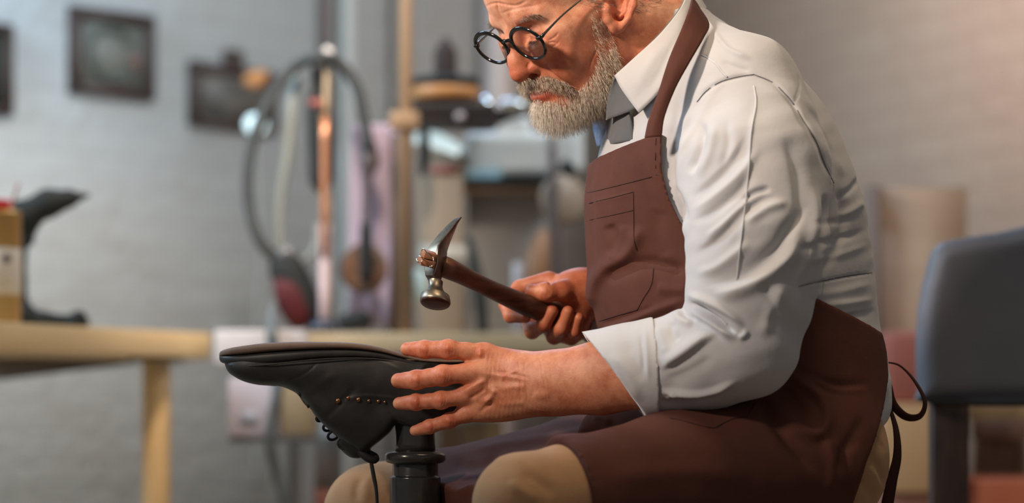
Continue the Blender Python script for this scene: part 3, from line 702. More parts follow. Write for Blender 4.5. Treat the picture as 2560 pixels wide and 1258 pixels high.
# ------------------------------------------------------------------ collar
M_inner = cloth('dark_grey_collar_stand', (.105, .11, .12), (.15, .155, .165)); M_blue = cloth('blue_checked_inner_fabric', (.08, .16, .42), (.60, .66, .80), scale=55)  # collar stand and placket set darker than the shirt cloth
def sheet(name, rows, mat_, parent, th=.0022, nu=8, nv=8, folds=(), fac=1):
    V, F, _ = patch(rows, nu, nv)
    if folds:
        N = normals(V, F); N[N[:, 1] > 0] *= -1; px, py = proj(V); d = np.zeros(len(V))
        for f in folds: d += foldd(px, py, f[0], f[1]*.001, *f[2:])
        V = V+N*d[:, None]
    return mkobj(name, (V, F), mat_, parent, solid=th)
# near leaf: fold edge row (top) to free edge row (bottom)
sheet('collar', [[P(1722, -28, 3.03), P(1700, 22, 2.962), P(1650, 86, 2.925), P(1590, 142, 2.912), P(1537, 190, 2.918)],
                 [P(1745, -10, 3.03), P(1712, 45, 2.952), P(1672, 115, 2.912), P(1615, 178, 2.897), P(1556, 226, 2.906)],
                 [P(1765, 20, 3.03), P(1726, 80, 2.945), P(1688, 165, 2.898), P(1645, 232, 2.886), P(1597, 282, 2.893)]], M_shirt, shirt, .0024,
      folds=[([(1660, 110), (1610, 190), (1585, 250)], 1.5, 8, 14), ([(1690, 90), (1650, 180), (1610, 240)], -1.5, 8, 8)])
# stand of the collar, and its inner side round the neck
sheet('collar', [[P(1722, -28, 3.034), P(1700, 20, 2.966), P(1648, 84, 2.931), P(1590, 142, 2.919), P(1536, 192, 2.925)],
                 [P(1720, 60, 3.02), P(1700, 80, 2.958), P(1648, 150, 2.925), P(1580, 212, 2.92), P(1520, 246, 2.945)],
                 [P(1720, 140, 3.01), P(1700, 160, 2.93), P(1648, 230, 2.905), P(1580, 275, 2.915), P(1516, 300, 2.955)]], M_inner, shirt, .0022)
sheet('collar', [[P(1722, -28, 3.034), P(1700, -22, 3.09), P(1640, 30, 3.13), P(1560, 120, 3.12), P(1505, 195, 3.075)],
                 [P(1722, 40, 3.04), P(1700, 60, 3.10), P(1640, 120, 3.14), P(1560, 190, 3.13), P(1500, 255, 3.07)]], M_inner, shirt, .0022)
# far leaf, coloured blue and white
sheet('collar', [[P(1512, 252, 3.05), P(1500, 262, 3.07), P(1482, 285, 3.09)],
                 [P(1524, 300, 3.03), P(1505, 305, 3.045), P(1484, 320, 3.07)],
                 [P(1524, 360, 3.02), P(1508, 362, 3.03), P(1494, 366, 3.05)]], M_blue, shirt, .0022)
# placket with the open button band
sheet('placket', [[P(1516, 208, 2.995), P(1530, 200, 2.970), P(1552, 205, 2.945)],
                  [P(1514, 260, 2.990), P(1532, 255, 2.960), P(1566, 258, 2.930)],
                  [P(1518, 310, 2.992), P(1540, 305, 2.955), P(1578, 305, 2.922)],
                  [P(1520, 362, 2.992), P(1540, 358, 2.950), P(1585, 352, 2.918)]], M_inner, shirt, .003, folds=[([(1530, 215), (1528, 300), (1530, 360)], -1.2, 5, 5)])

# ------------------------------------------------------------------ trousers
g = Grid([-.35, 2.55, .05], [.52, 3.33, .66], .0045)
for hp, kn, ft, rk in ((HIPN, KNN, FTN, .0545), (HIPF, KNF, FTF, .062)):
    chain(g, [hp, kn+(hp-kn)*.5, kn+(hp-kn)*.15, kn], [.092, .074, rk+.004, rk], .015)
    chain(g, [kn, kn+(ft-kn)*.35, ft+[0, 0, .06]], [rk, rk+.004, .062], .015)
g.u(ell(P(2052, 1125, 3.03), (.078, .17, .10)), .03)
V, F = g.mesh(2); N = normals(V, F); px, py = proj(V); d = np.zeros(len(V))
for pl, a, wl, wr in [([(2150, 1120), (2190, 1160), (2215, 1220)], -3, 8, 12), ([(2110, 1180), (2160, 1210), (2190, 1258)], -3, 8, 14), ([(2130, 1150), (2180, 1180), (2205, 1240)], 3, 10, 10), ([(2160, 1060), (2190, 1090), (2212, 1130)], -2, 3, 5),
                      ([(1270, 1200), (1300, 1225), (1345, 1258)], 3, 14, 14), ([(1300, 1180), (1340, 1200), (1390, 1240)], -2.5, 14, 14), ([(1230, 1160), (1260, 1150), (1320, 1150)], 1.5, 14, 14),
                      ([(905, 1190), (890, 1225), (895, 1258)], -3, 10, 10), ([(935, 1180), (915, 1215), (918, 1258)], 2, 12, 12)]:
    d += foldd(px, py, pl, a*.001, wl, wr)
V = V+N*(d*(N[:, 1] < .3))[:, None]
mkobj('trousers', (V, F), M_trous, man)
for kn, ft in ((KNN, FTN), (KNF, FTF)):
    V, F = lathe(ft+[0, 0, 0], [(.0, -.05), (.045, -.05), (.05, -.03), (.046, .02), (.05, .06)], 20)
    V2, F2 = tube([ft+[.03, 0, -.012], ft+[-.08, -.01, -.014], ft+[-.17, -.02, -.02]], [.038, .042, .028], 16, 4)
    V2[:, 2] = np.maximum(V2[:, 2], .001); mkobj('shoe', merge([(V, F), (V2, F2)]), mat('worn_leather', (.05, .03, .02), .5), man)

# ------------------------------------------------------------------ apron
def interp_edge(pts):
    a = np.array(pts, float); return lambda v: np.interp(v, a[:, 1], a[:, 0])
# bib: a thin shell over the chest
g = Grid([.06, 2.78, .50], [.46, 3.31, .94], .0022)
off = .0095
g.u(torso(off)); 
chain(g, [P(1870, 260, 2.90), P(1890, 420, 2.866)], [.06, .07], .02)
X, Y, Z = g.ax[0][:, None, None], g.ax[1][None, :, None], g.ax[2][None, None, :]
PX = 1280+FPX*X/2.93+0*Y; PY = HOR-FPX*(Z-CAMZ)/2.93
re = interp_edge([(1648, 320), (1645, 400), (1647, 440), (1662, 500), (1690, 560), (1722, 610), (1760, 650), (1785, 690), (1795, 760), (1800, 1000)])
edge = (PX-re(PY.ravel()).reshape(PY.shape))*2.93/FPX*.85
top = ((345+(PX-1640)*-.28)-PY)*2.93/FPX
bot = (PY-1000)*2.93/FPX
g.F = np.maximum.reduce([g.F, edge.astype(np.float32), (top+0*Y).astype(np.float32), (bot+0*X+0*Y).astype(np.float32)])
V, F = g.mesh(2); N = normals(V, F); px, py = proj(V); d = np.zeros(len(V)); fr = np.clip(.5-N[:, 1], 0, .3)/.3
for pl, a, wl, wr in [([(1472, 508), (1530, 495), (1583, 482)], .9, 4, 9), ([(1480, 780), (1490, 715), (1520, 672), (1565, 645), (1592, 608), (1600, 560)], 7, 24, 11),
                      ([(1505, 700), (1560, 672), (1620, 655), (1720, 678)], -5.5, 14, 20), ([(1520, 560), (1535, 600), (1530, 640)], -4, 14, 14), ([(1560, 560), (1555, 600), (1530, 650)], 2.5, 12, 12),
                      ([(1500, 828), (1560, 808), (1640, 775), (1720, 748)], 3.5, 9, 9), ([(1500, 812), (1560, 795), (1640, 765)], -2, 6, 6),
                      ([(1510, 845), (1600, 815), (1700, 775)], -4, 8, 8), ([(1640, 720), (1690, 725), (1720, 720)], 3, 14, 14), ([(1500, 380), (1495, 430), (1490, 470)], .6, 6, 6), ([(1530, 375), (1526, 420), (1520, 460)], -.6, 6, 6),
                      ([(1650, 520), (1640, 600), (1660, 650)], -2, 20, 20), ([(1470, 420), (1478, 560), (1485, 700)], -2.0, 8, 8)]:
    d += foldd(px, py, pl, a*.001, wl, wr, taper=.15)
V = V+N*(d*fr)[:, None]
apron = mkobj('apron', (V, F), M_apron, man)
M_seam = mat('dark_brown_seam', (.035, .014, .011), .9); N = normals(V, F)
seams('seam', V, N, [[(1468, 482), (1500, 475), (1560, 460), (1610, 447), (1645, 438)], [(1583, 480), (1584, 540), (1585, 600), (1592, 626)], [(1634, 668), (1628, 712), (1606, 750), (1593, 775)], [(1593, 775), (1540, 790), (1490, 806)], [(1640, 345), (1638, 400), (1640, 438)]], .00045, M_seam, apron)
seams('pocket_edge', V, N, [[(1472, 508), (1530, 494), (1583, 480)], [(1474, 550), (1530, 538), (1582, 526)]], .0004, M_seam, apron)
# skirt with waist wrap
g = Grid([-.32, 2.60, .40], [.54, 3.34, .84], .0036)
g.u(torso(.007, zmin=.44)); 
for hp, kn in ((HIPN, KNN), (HIPF, KNF)):
    chain(g, [hp, kn+(hp-kn)*.5, kn+(hp-kn)*.15, kn], [.099, .081, .066, .061], .015)
g.u(ell(P(2050, 1110, 3.03), (.092, .175, .115)), .03)
mN = KNN+(HIPN-KNN)*.22; mF = KNF+(HIPF-KNF)*.03
for t in (.12, .3, .5, .7, .88):        # cloth sagging between the legs
    a = mN*(1-t)+mF*t; b = HIPN*(1-t)+HIPF*t; s_ = 4*t*(1-t)*.035
    chain(g, [a-[0, 0, s_], b-[0, 0, s_*.3]], [.060, .085], .03)
chain(g, [P(1500, 1075, 3.0), P(1700, 1050, 2.96)], [.025, .04], .03)
X, Y, Z = g.ax[0][:, None, None], g.ax[1][None, :, None], g.ax[2][None, None, :]
PX = 1280+FPX*X/2.98; PY = HOR-FPX*(Z-CAMZ)/2.98
re = interp_edge([(1500, 640), (1990, 742), (2203, 832), (2214, 880), (2213, 940), (2192, 1010), (2160, 1080), (2128, 1150), (2095, 1258), (2080, 1400)])
edge = (PX-re(PY.ravel()).reshape(PY.shape))*2.98/FPX*.9+0*Y
top = ((742+(PX-1990)*.425)-PY)*2.98/FPX*.9+0*Y
# front edge: a line from the near knee to the far knee
def cutplane(a, b, c):
    n = np.cross(b-a, c-a); n /= np.linalg.norm(n); n = n if n[0] < 0 else -n
    return (X-a[0])*n[0]+(Y-a[1])*n[1]+(Z-a[2])*n[2]
fe = cutplane(P(1385, 1150, 2.74), P(965, 1150, 3.13), P(1010, 1258, 3.10))
g.F = np.maximum.reduce([g.F, edge.astype(np.float32), top.astype(np.float32), fe.astype(np.float32)])
gi = Grid([-.32, 2.60, .40], [.54, 3.34, .84], .0036); gi.F = g.F+.004
# open underneath: hollow where the legs are
V, F = g.mesh(2); N = normals(V, F); px, py = proj(V); d = np.zeros(len(V)); fr = np.clip(.5-N[:, 1], 0, .3)/.3
for pl, a, wl, wr in [([(1900, 935), (1960, 925), (2010, 960), (2050, 1000), (2068, 1050), (2045, 1085), (2000, 1075), (1950, 1030), (1915, 985)], 8, 14, 14),
                      ([(1930, 985), (1970, 985), (2010, 1030), (2025, 1060)], -5.5, 12, 12), ([(1880, 980), (1920, 1030), (1980, 1110), (2050, 1190)], -6, 12, 16), ([(2100, 1200), (2110, 1130), (2140, 1080), (2160, 1030)], -5, 14, 14),
                      ([(1860, 960), (1940, 905), (2050, 960), (2150, 965), (2190, 950)], -5, 14, 18), ([(1990, 930), (2080, 970), (2150, 975), (2180, 965)], 4, 8, 8), ([(2060, 1080), (2080, 1150), (2075, 1240)], 4, 14, 14),
                      ([(1150, 1130), (1300, 1105), (1420, 1085), (1500, 1062)], 2.5, 12, 12), ([(1120, 1150), (1200, 1170), (1260, 1130)], -3, 14, 14), ([(1480, 1040), (1510, 1045), (1530, 1060)], 3, 8, 8),
                      ([(1500, 1200), (1700, 1180), (1900, 1190)], 2.5, 26, 26)]:
    d += foldd(px, py, pl, a*.001, wl, wr)
V = V+N*(d*fr)[:, None]
mkobj('apron_skirt', (V, F), M_apron, apron); N = normals(V, F)
seams('seam', V, N, [[(1672, 1045), (1700, 1050), (1760, 1066), (1786, 1070)], [(1786, 1070), (1830, 1048), (1868, 1042)], [(1868, 1042), (1880, 1022), (1888, 1008)]], .00045, M_seam, apron)
# neck strap
def ribbon(name, pts, wid, mat_, parent, dirs=None, th=.002, n=8):
    """pts: two edges given as lists of 3d points"""
    e1, e2 = pts
    return sheet(name, [e1, [(np.array(a)+np.array(b))/2+np.array([0, -.0035, .0]) for a, b in zip(e1, e2)], e2], mat_, parent, th, n, 4)
ribbon('neck_strap', ([P(1612, 345, 2.848), P(1622, 300, 2.846), P(1645, 235, 2.842), P(1672, 150, 2.845), P(1700, 82, 2.862), P(1722, 25, 2.915), P(1730, -6, 3.0)],
                      [P(1654, 342, 2.842), P(1662, 290, 2.840), P(1690, 218, 2.838), P(1728, 150, 2.842), P(1758, 98, 2.866), P(1772, 62, 2.925), P(1750, 22, 3.02)]), .02, M_apron, apron)
# waist ties behind his back
def strip(name, cen, w, mat_, parent, up=(0, 1, 0), tw=0):
    C = catmull(cen, 10); T = np.gradient(C, axis=0); T /= np.linalg.norm(T, axis=1, keepdims=True)
    t = np.linspace(0, 1, len(C)); rows = []
    for s_ in (-1, 1):
        U = np.array([np.array(up)*math.cos(tw*q)+np.cross(T[i], up)*math.sin(tw*q) for i, q in enumerate(t)]); rows.append(C+U*w/2*s_)
    V = np.concatenate(rows); m = len(C); i = np.arange(m-1); F = np.stack([i, i+1, i+m+1, i+m], 1)
    return mkobj(name, (V, F), mat_, parent, solid=.0018)
M_tie = cloth('dark_brown_tie_tape', (.045, .018, .014), (.06, .026, .02), sheen=0)
strip('apron_tie', [P(2212, 905, 3.02), P(2250, 915, 3.02), P(2288, 955, 3.02), P(2312, 1005, 3.02), P(2300, 1040, 3.02), P(2265, 1042, 3.02), P(2232, 1010, 3.02), P(2218, 960, 3.02)], .011, M_tie, apron, tw=1.2)
strip('apron_tie', [P(2214, 960, 3.0), P(2222, 1010, 3.0), P(2240, 1075, 3.0), P(2243, 1140, 3.0), P(2230, 1200, 3.0), P(2218, 1262, 3.0)], .016, M_tie, apron, tw=1.3)
# ------------------------------------------------------------------ beard, moustache, hair
def inpoly(x, y, poly):
    r = np.zeros(len(x), bool); n = len(poly)
    for i in range(n):
        x0, y0 = poly[i]; x1, y1 = poly[(i+1) % n]
        if y0 == y1: continue
        c = ((y0 > y) != (y1 > y)) & (x < (x1-x0)*(y-y0)/(y1-y0)+x0); r ^= c
    return r
def mirrored_px(V):
    l = hloc(V); m = l[:, 0] < 0; l[m, 0] *= -1
    return proj(OH+l@RH), l
HC = (HV[HF].mean(1)); HCN = HN[HF].mean(1)
(hpx, hpy), hl_ = mirrored_px(HC)
HX = hloc(HC)
def strands(name, faces, n, dirf, lenf, rad, mat_, parent, curl=.25, seg=5, lift=.0004):
    fi = rng.choice(faces, n); q = HV[HF[fi]]; u = rng.random((n, 1)); v = rng.random((n, 1))
    p = (q[:, 0]*(1-u)+q[:, 1]*u)*(1-v)+(q[:, 3]*(1-u)+q[:, 2]*u)*v
    nn = HCN[fi]; nn /= np.linalg.norm(nn, axis=1, keepdims=True)
    D0, D1 = dirf(p, nn, fi); Ln = lenf(p, fi)[:, None]*(.65+.6*rng.random((n, 1)))
    jit = rng.normal(size=(n, 3))*curl; D1 = D1+jit; D0 = D0+jit*.5
    D0 /= np.linalg.norm(D0, axis=1, keepdims=True); D1 /= np.linalg.norm(D1, axis=1, keepdims=True)
    pts = [p-nn*.0006]; cur = p.copy()
    wob = rng.normal(size=(n, 3))*curl*.5
    for s in range(1, seg):
        t = s/(seg-1); d = D0*(1-t)+D1*t+wob*math.sin(t*5); d /= np.linalg.norm(d, axis=1, keepdims=True)
        cur = cur+d*Ln/(seg-1); pts.append(cur)
    pts = np.stack(pts, 1)                                   # n,seg,3
    T = pts[:, -1]-pts[:, 0]; T /= np.linalg.norm(T, axis=1, keepdims=True)+1e-9
    A = np.cross(T, rng.normal(size=(n, 3))); A /= np.linalg.norm(A, axis=1, keepdims=True); B = np.cross(T, A)
    V = []; rr = rad*(.7+.6*rng.random((n, 1, 1)))
    tp = np.linspace(1, .25, seg)[None, :, None]
    for k in range(3):
        th = k*2*math.pi/3; V.append(pts+(A*math.cos(th)+B*math.sin(th))[:, None]*rr*tp)
    V = np.stack(V, 2).reshape(-1, 3)                         # n,seg,3
    b = (np.arange(n)*seg*3)[:, None, None]+(np.arange(seg-1)*3)[None, :, None]; k = np.arange(3)[None, None]; k2 = (k+1) % 3
    F = np.stack([b+k, b+k2, b+3+k2, b+3+k], -1).reshape(-1, 4)
    return mkobj(name, (V, F), mat_, parent)
M_must = mat('brown_grey_moustache', (.5, .4, .3), .5, spec=.3); noise_mix(M_must, (.20, .12, .075), (.88, .74, .58), 260, 3, .6, .36, .64)
M_lash = mat('dark_lashes', (.03, .02, .015), .5)
BP = [(1500, -60), (1476, -10), (1470, 20), (1478, 60), (1484, 100), (1492, 140), (1484, 178), (1464, 205), (1452, 218), (1432, 232), (1405, 244), (1378, 250), (1356, 252), (1342, 246), (1334, 262), (1330, 345), (1560, 345), (1556, 220), (1548, 150), (1536, 104), (1522, 70), (1526, 20), (1540, -60)]
okh = (HX[:, 1] > -.115)
bmask = inpoly(hpx, hpy, BP) & okh & (HX[:, 2] < .03)
bmask |= (HX[:, 2] < -.108) & (HX[:, 1] > -.055) & (np.abs(HX[:, 0]) < .055) & (HCN@UH < .3)
bmask |= (HX[:, 2] < -.096) & (HX[:, 1] > -.03) & (np.abs(HX[:, 0]) < .03)
ear_m = (np.abs(HX[:, 0]) > .0775) | ((np.abs(HX[:, 0]) > .070) & (HX[:, 1] < -.088))
bmask &= ~ear_m
dens = rng.random(len(HC))
def b_dir(p, nn, fi):
    l = hloc(p); chin = np.clip((l[:, 1]+.06)/.05, 0, 1)[:, None]
    d0 = nn*.75-UH*.7+FW*.05; d1 = nn*.22-UH*(.55)+np.array([0, 0, -.75])-FW*.25*(1-chin)+FW*.12*chin
    return d0, d1
def b_len(p, fi):
    l = hloc(p); return np.interp(l[:, 2], [-.13, -.105, -.09, -.06, .0], [.019, .019, .015, .009, .007])*np.interp(l[:, 1], [-.09, -.05, -.02, .02], [.62, .75, 1, 1])
bf = np.where(bmask)[0]
low = bf[(HX[bf, 2] < -.07)]; up = bf[(HX[bf, 2] >= -.07)]
strands('beard', low, 11500, b_dir, b_len, .00018, M_hair, man, .30)
for s in (1, -1): strands('sideburn', up[HX[up, 0]*s > 0], 450, b_dir, b_len, .00012, M_hair, man, .38)
MP = [(1296, 200), (1318, 192), (1345, 190), (1360, 186), (1388, 194), (1418, 206), (1440, 224), (1424, 232), (1396, 226), (1372, 219), (1345, 221), (1322, 221), (1304, 214)]
mm = inpoly(hpx, hpy, MP) & (HX[:, 1] > -.03) & (HX[:, 2] < -.058)
def m_dir(p, nn, fi):
    l = hloc(p); s = np.sign(l[:, 0])[:, None]*np.clip(np.abs(l[:, 0:1])/.01, 0, 1)
    return nn*.8-UH*.6+LH*s*.35, nn*.1-UH*.75+LH*s*.55+np.array([0, 0, -.3])
strands('moustache', np.where(mm)[0], 2300, m_dir, lambda p, f: np.full(len(p), .0125), .00017, M_must, man, .28)
EP = [(1296, 56), (1304, 42), (1325, 34), (1350, 37), (1364, 50), (1350, 49), (1325, 48), (1308, 56)]
em = inpoly(hpx, hpy, EP) & (HX[:, 1] > -.04)
lm_ = (np.abs(np.abs(HX[:, 0])-.031) < .0095) & (np.abs(HX[:, 2]+.0200) < .0012) & (HX[:, 1] > -.012)
for s in (1, -1):
    sd_ = (HX[:, 0]*s > 0)
    strands('eyebrow', np.where(em & sd_)[0], 230, lambda p, nn, f: (nn*.5+LH*s*.8+UH*.25, nn*.15+LH*s-UH*.15), lambda p, f: np.full(len(p), .0085), .00012, M_hairdark, man, .25)
    strands('eyelashes', np.where(lm_ & sd_)[0], 130, lambda p, nn, f: (FW*.9-UH*.35+LH*.1, FW*.8-UH*.1), lambda p, f: np.full(len(p), .0055), .00010, M_lash, man, .15, 4)
hm = ((HX[:, 2] > .055+.35*(HX[:, 1]+.02)*(-1)-.03) & (HX[:, 1] < -.035) & (HX[:, 2] > .008)) | ((HX[:, 1] < -.118) & (HX[:, 2] > -.055)) | ((HX[:, 1] < -.06) & (HX[:, 2] > .0) & (HX[:, 1] > -.1)) | ((HX[:, 1] < -.072) & (HX[:, 1] > -.092) & (HX[:, 2] > -.012))
hm |= (HX[:, 2] > .075)
hm |= inpoly(hpx, hpy, [(1428, -60), (1438, 4), (1466, 22), (1500, 30), (1526, 12), (1524, -60)]) & okh
hm |= inpoly(hpx, hpy, [(1588, -60), (1590, 22), (1608, 34), (1638, 22), (1655, -10), (1650, -60)]) & (HX[:, 1] < -.1)
hm &= ~((np.abs(HX[:, 0]) > .0775) & (HX[:, 1] < -.085) & (HX[:, 1] > -.125))
strands('short_hair', np.where(hm)[0], 9000, lambda p, nn, f: (nn*.5-UH*.4-FW*.7, nn*.15-UH*.7-FW*.7), lambda p, f: np.full(len(p), .012), .00016, M_hairdark, man, .25, 4)
# the skin under the beard is greyer
lcx = hloc(HV)

# ------------------------------------------------------------------ eyeballs
def eye(s):
    ec = H(s*.031, -.0135, -.0145); gaze = FW*.93-UH*.42; gaze /= np.linalg.norm(gaze)
    V, F = lathe(ec-gaze*.0121, [(.0001, 0)]+[(.0121*math.sin(a), .0121-.0121*math.cos(a)) for a in np.linspace(.2, math.pi-.05, 14)], 24, gaze)
    o = mkobj('eyeball', (V, F), M_eye, man)
    V, F = lathe(ec+gaze*.0111, [(.0056, 0), (.0054, .0006), (.003, .0011), (.0001, .0013)], 20, gaze)
    mkobj('iris', (V, F), M_iris, o)
M_eye = mat('eye_white', (.62, .55, .50), .25); M_iris = mat('grey_iris', (.05, .06, .07), .1)
eye(1); eye(-1)

# ------------------------------------------------------------------ eyeglasses
M_frame = mat('black_acetate', (.008, .007, .007), .12, spec=.6); M_wire = mat('gunmetal_temple', (.16, .15, .13), .25, 1)
def glass_mat(name, tint=(1, 1, 1), refl=.06):
    m = bpy.data.materials.new(name); m.use_nodes = True; N = m.node_tree.nodes; L = m.node_tree.links; N.clear()
    o = N.new('ShaderNodeOutputMaterial'); t = N.new('ShaderNodeBsdfTransparent'); t.inputs[0].default_value = (*tint, 1); g_ = N.new('ShaderNodeBsdfGlossy'); g_.inputs['Roughness'].default_value = .02
    lw = N.new('ShaderNodeFresnel'); lw.inputs[0].default_value = 1.5; mx = N.new('ShaderNodeMixShader')
    L.new(lw.outputs[0], mx.inputs[0]); L.new(t.outputs[0], mx.inputs[1]); L.new(g_.outputs[0], mx.inputs[2]); L.new(mx.outputs[0], o.inputs[0]); return m
M_lens = glass_mat('clear_lens', (.97, .97, .97))
# lens plane fitted to the two round rims
gL = np.array([.627, -.776, -.035]); gL /= np.linalg.norm(gL); gU = np.array([-.555, -.379, .736]); gU -= gL*(gU@gL); gU /= np.linalg.norm(gU); gF = -np.cross(gL, gU); gF = gF if gF[1] < 0 else -gF
c_mid = P(1272, 117, 2.935)
glasses = thing('eyeglasses', c_mid, 'round black-rimmed eyeglasses worn low on the man\'s nose', 'glasses')
SEP = .0350; RAD = .0245
def rim(s):
    c = c_mid+gL*SEP*s-gF*.002
    th = np.linspace(0, 2*np.pi, 49)[:-1]
    ring = c+RAD*(np.cos(th)[:, None]*gL*1.11+np.sin(th)[:, None]*gU*.92)
    # tube with rectangular-ish section
    V = []; sec = 10; ph = np.arange(sec)/sec*2*np.pi
    for i, t in enumerate(th):
        rd = math.cos(t)*gL+math.sin(t)*gU; thick = .0021+.0010*max(0, math.sin(t))
        V.append(ring[i]+np.cos(ph)[:, None]*rd*thick+np.sin(ph)[:, None]*gF*.0021)
    V = np.concatenate(V); n = len(th); i = np.arange(n)[:, None]*sec; i2 = ((np.arange(n)+1) % n)[:, None]*sec; j = np.arange(sec)[None]; j2 = (j+1) % sec
    F = np.stack([i+j, i+j2, i2+j2, i2+j], -1).reshape(-1, 4)
    mkobj('rim', (V, F), M_frame, glasses)
    lr = [(r_, .0022*(1-(r_/.0232)**2)) for r_ in (.0232, .018, .012, .006, .0001)]
    Vl, Fl = lathe(c, lr, 40, gF); mkobj('lens', (Vl, [Fl[0]]), M_lens, glasses)
    return c
cN = rim(1); cF = rim(-1)
mkobj('bridge', tube([cF+gL*.0262+gU*.0055, cF+gL*.030+gU*.0075, c_mid+gU*.0085, cN-gL*.030+gU*.0075, cN-gL*.0262+gU*.0055], [.0028, .0026, .0020, .0026, .0028], 12, 8), M_frame, glasses)
hN = cN+gL*.0264+gU*.0060; hF = cF-gL*.0264+gU*.0060
for s, hg in ((1, hN), (-1, hF)):
    mkobj('end_piece', tube([hg-gL*s*.004, hg+gL*s*.001, hg+gL*s*.002-gF*.004], [.0028, .0030, .0022], 10, 5), M_frame, glasses)
    if s == 1:
        tp = [hg+gL*.002-gF*.003, HP(.0765, 1402, 42), HP(.080, 1452, -1), HP(.081, 1540, -78), HP(.083, 1580, -95), HP(.083, 1612, -70), HP(.082, 1622, -30)]
    else:
        def mir(q): l = hloc(q[None])[0]; return H(-l[0], l[1], l[2])
        tp = [hg-gL*.002-gF*.003, mir(HP(.074, 1405, 38)), mir(HP(.079, 1455, -6)), mir(HP(.081, 1540, -78)), mir(HP(.083, 1580, -95)), mir(HP(.083, 1612, -70))]
    t_ = mkobj('temple', tube(tp, [.0019]+[.0012]*(len(tp)-1), 8, 8), M_wire, glasses)
    mkobj('hinge', tube([tp[0]+[0, 0, 0], tp[0]+(tp[1]-tp[0])*.16], [.0026, .0017], 8), M_frame, t_)

# ------------------------------------------------------------------ boot, upside down on the iron stand
M_boot = mat('black_boot_leather', (.014, .013, .012), .48, spec=.4); noise_mix(M_boot, (.020, .020, .020), (.030, .0285, .028), 40, 4, bump=.15, bscale=300, bdist=.0006)
M_sole = mat('dark_rubber_sole', (.07, .045, .034), .62, spec=.35); noise_mix(M_sole, (.15, .10, .077), (.20, .14, .105), 30, 5, bump=.2, bscale=200, bdist=.0006)
M_lace = mat('black_lace', (.012, .011, .011), .7)
M_eyelet = mat('bronze_eyelet', (.30, .16, .09), .3, 1)
boot = thing('boot', P(980, 1060, 3.0), 'black lace-up boot turned sole up on the iron stand', 'boot')
g = Grid([-.37, 2.92, .52], [-.03, 3.08, .665], .0017)
def B(px, py, dy=0): return P(px, py, 3.0+dy)
for (x, y), r in [((668, 913), (.046, .036, .0235)), ((740, 918), (.062, .043, .030)), ((830, 930), (.070, .045, .036)), ((915, 950), (.070, .042, .044)), ((1000, 950), (.060, .037, .040)), ((1085, 945), (.046, .034, .036)), ((1130, 965), (.046, .033, .048)), ((1050, 1020), (.05, .03, .04)), ((640, 925), (.045, .038, .030))]:
    g.u(ell(B(x, y), r), .012)
n = [0, 1, 0]
chain(g, [B(860, 965), B(905, 1040), B(940, 1075)], [.044, .043, .038], .014, n, .78)
chain(g, [B(1010, 985), B(975, 1040), B(952, 1085)], [.040, .036, .028], .014, n, .8)
chain(g, [B(1080, 985), B(1040, 1040)], [.036, .030], .02, n, .85)
# cut by the collar line of the shaft, and flatten at the sole
X, Y, Z = g.ax[0][:, None, None], g.ax[1][None, :, None], g.ax[2][None, None, :]
def cutline(g, p, q, keep, sl=0):
    a = B(*p); b = B(*q); t = b-a; nn = np.array([t[2], 0, -t[0]]); nn /= np.linalg.norm(nn)
    k = B(*keep); nn = nn if (k-a)@nn < 0 else -nn
    X, Y, Z = g.ax[0][:, None, None], g.ax[1][None, :, None], g.ax[2][None, None, :]
    g.F = np.maximum(g.F, ((X-a[0])*nn[0]+(Z-a[2])*nn[2]+0*Y).astype(np.float32))
g.u(ell(B(850, 1010), (.055, .038, .05)), .012)
outline(g, [(556, 905), (572, 930), (590, 943), (615, 955), (650, 963), (697, 967), (730, 982), (760, 1003), (785, 1030), (802, 1052), (830, 1080), (860, 1108), (885, 1132), (905, 1140), (930, 1118), (955, 1098), (975, 1080), (985, 1066), (1000, 1058), (1040, 1075), (1090, 1082), (1150, 1045), (1192, 1000), (1203, 940), (1200, 884), (1100, 880), (900, 872), (700, 872), (580, 886)], 3.0, .012)
# soften the vamp line
g.F = np.maximum(g.F, ((Z-P(0, 884, 3)[2])+0*X+0*Y).astype(np.float32))
V, F = g.mesh(2); N = normals(V, F); px, py = proj(V); d = np.zeros(len(V))
for pl, a, wl, wr in [([(600, 958), (660, 968), (700, 962)], .8, 3, 3), ([(690, 965), (760, 935), (800, 900)], -.9, 2.5, 3), ([(840, 1010), (900, 990), (960, 992), (1010, 1000)], 1.0, 3, 6), ([(900, 890), (950, 905), (1010, 930)], .8, 5, 5),
                      ([(740, 1000), (800, 960), (850, 930)], 1.2, 10, 10), ([(800, 1060), (860, 1000), (900, 960)], -1.2, 8, 8), ([(960, 1000), (985, 1040), (990, 1070)], -1, 8, 8)]:
    d += foldd(px, py, pl, a*.001, wl, wr)
V = V+N*d[:, None]; BV, BF = V, F
mkobj('upper', (V, F), M_boot, boot)
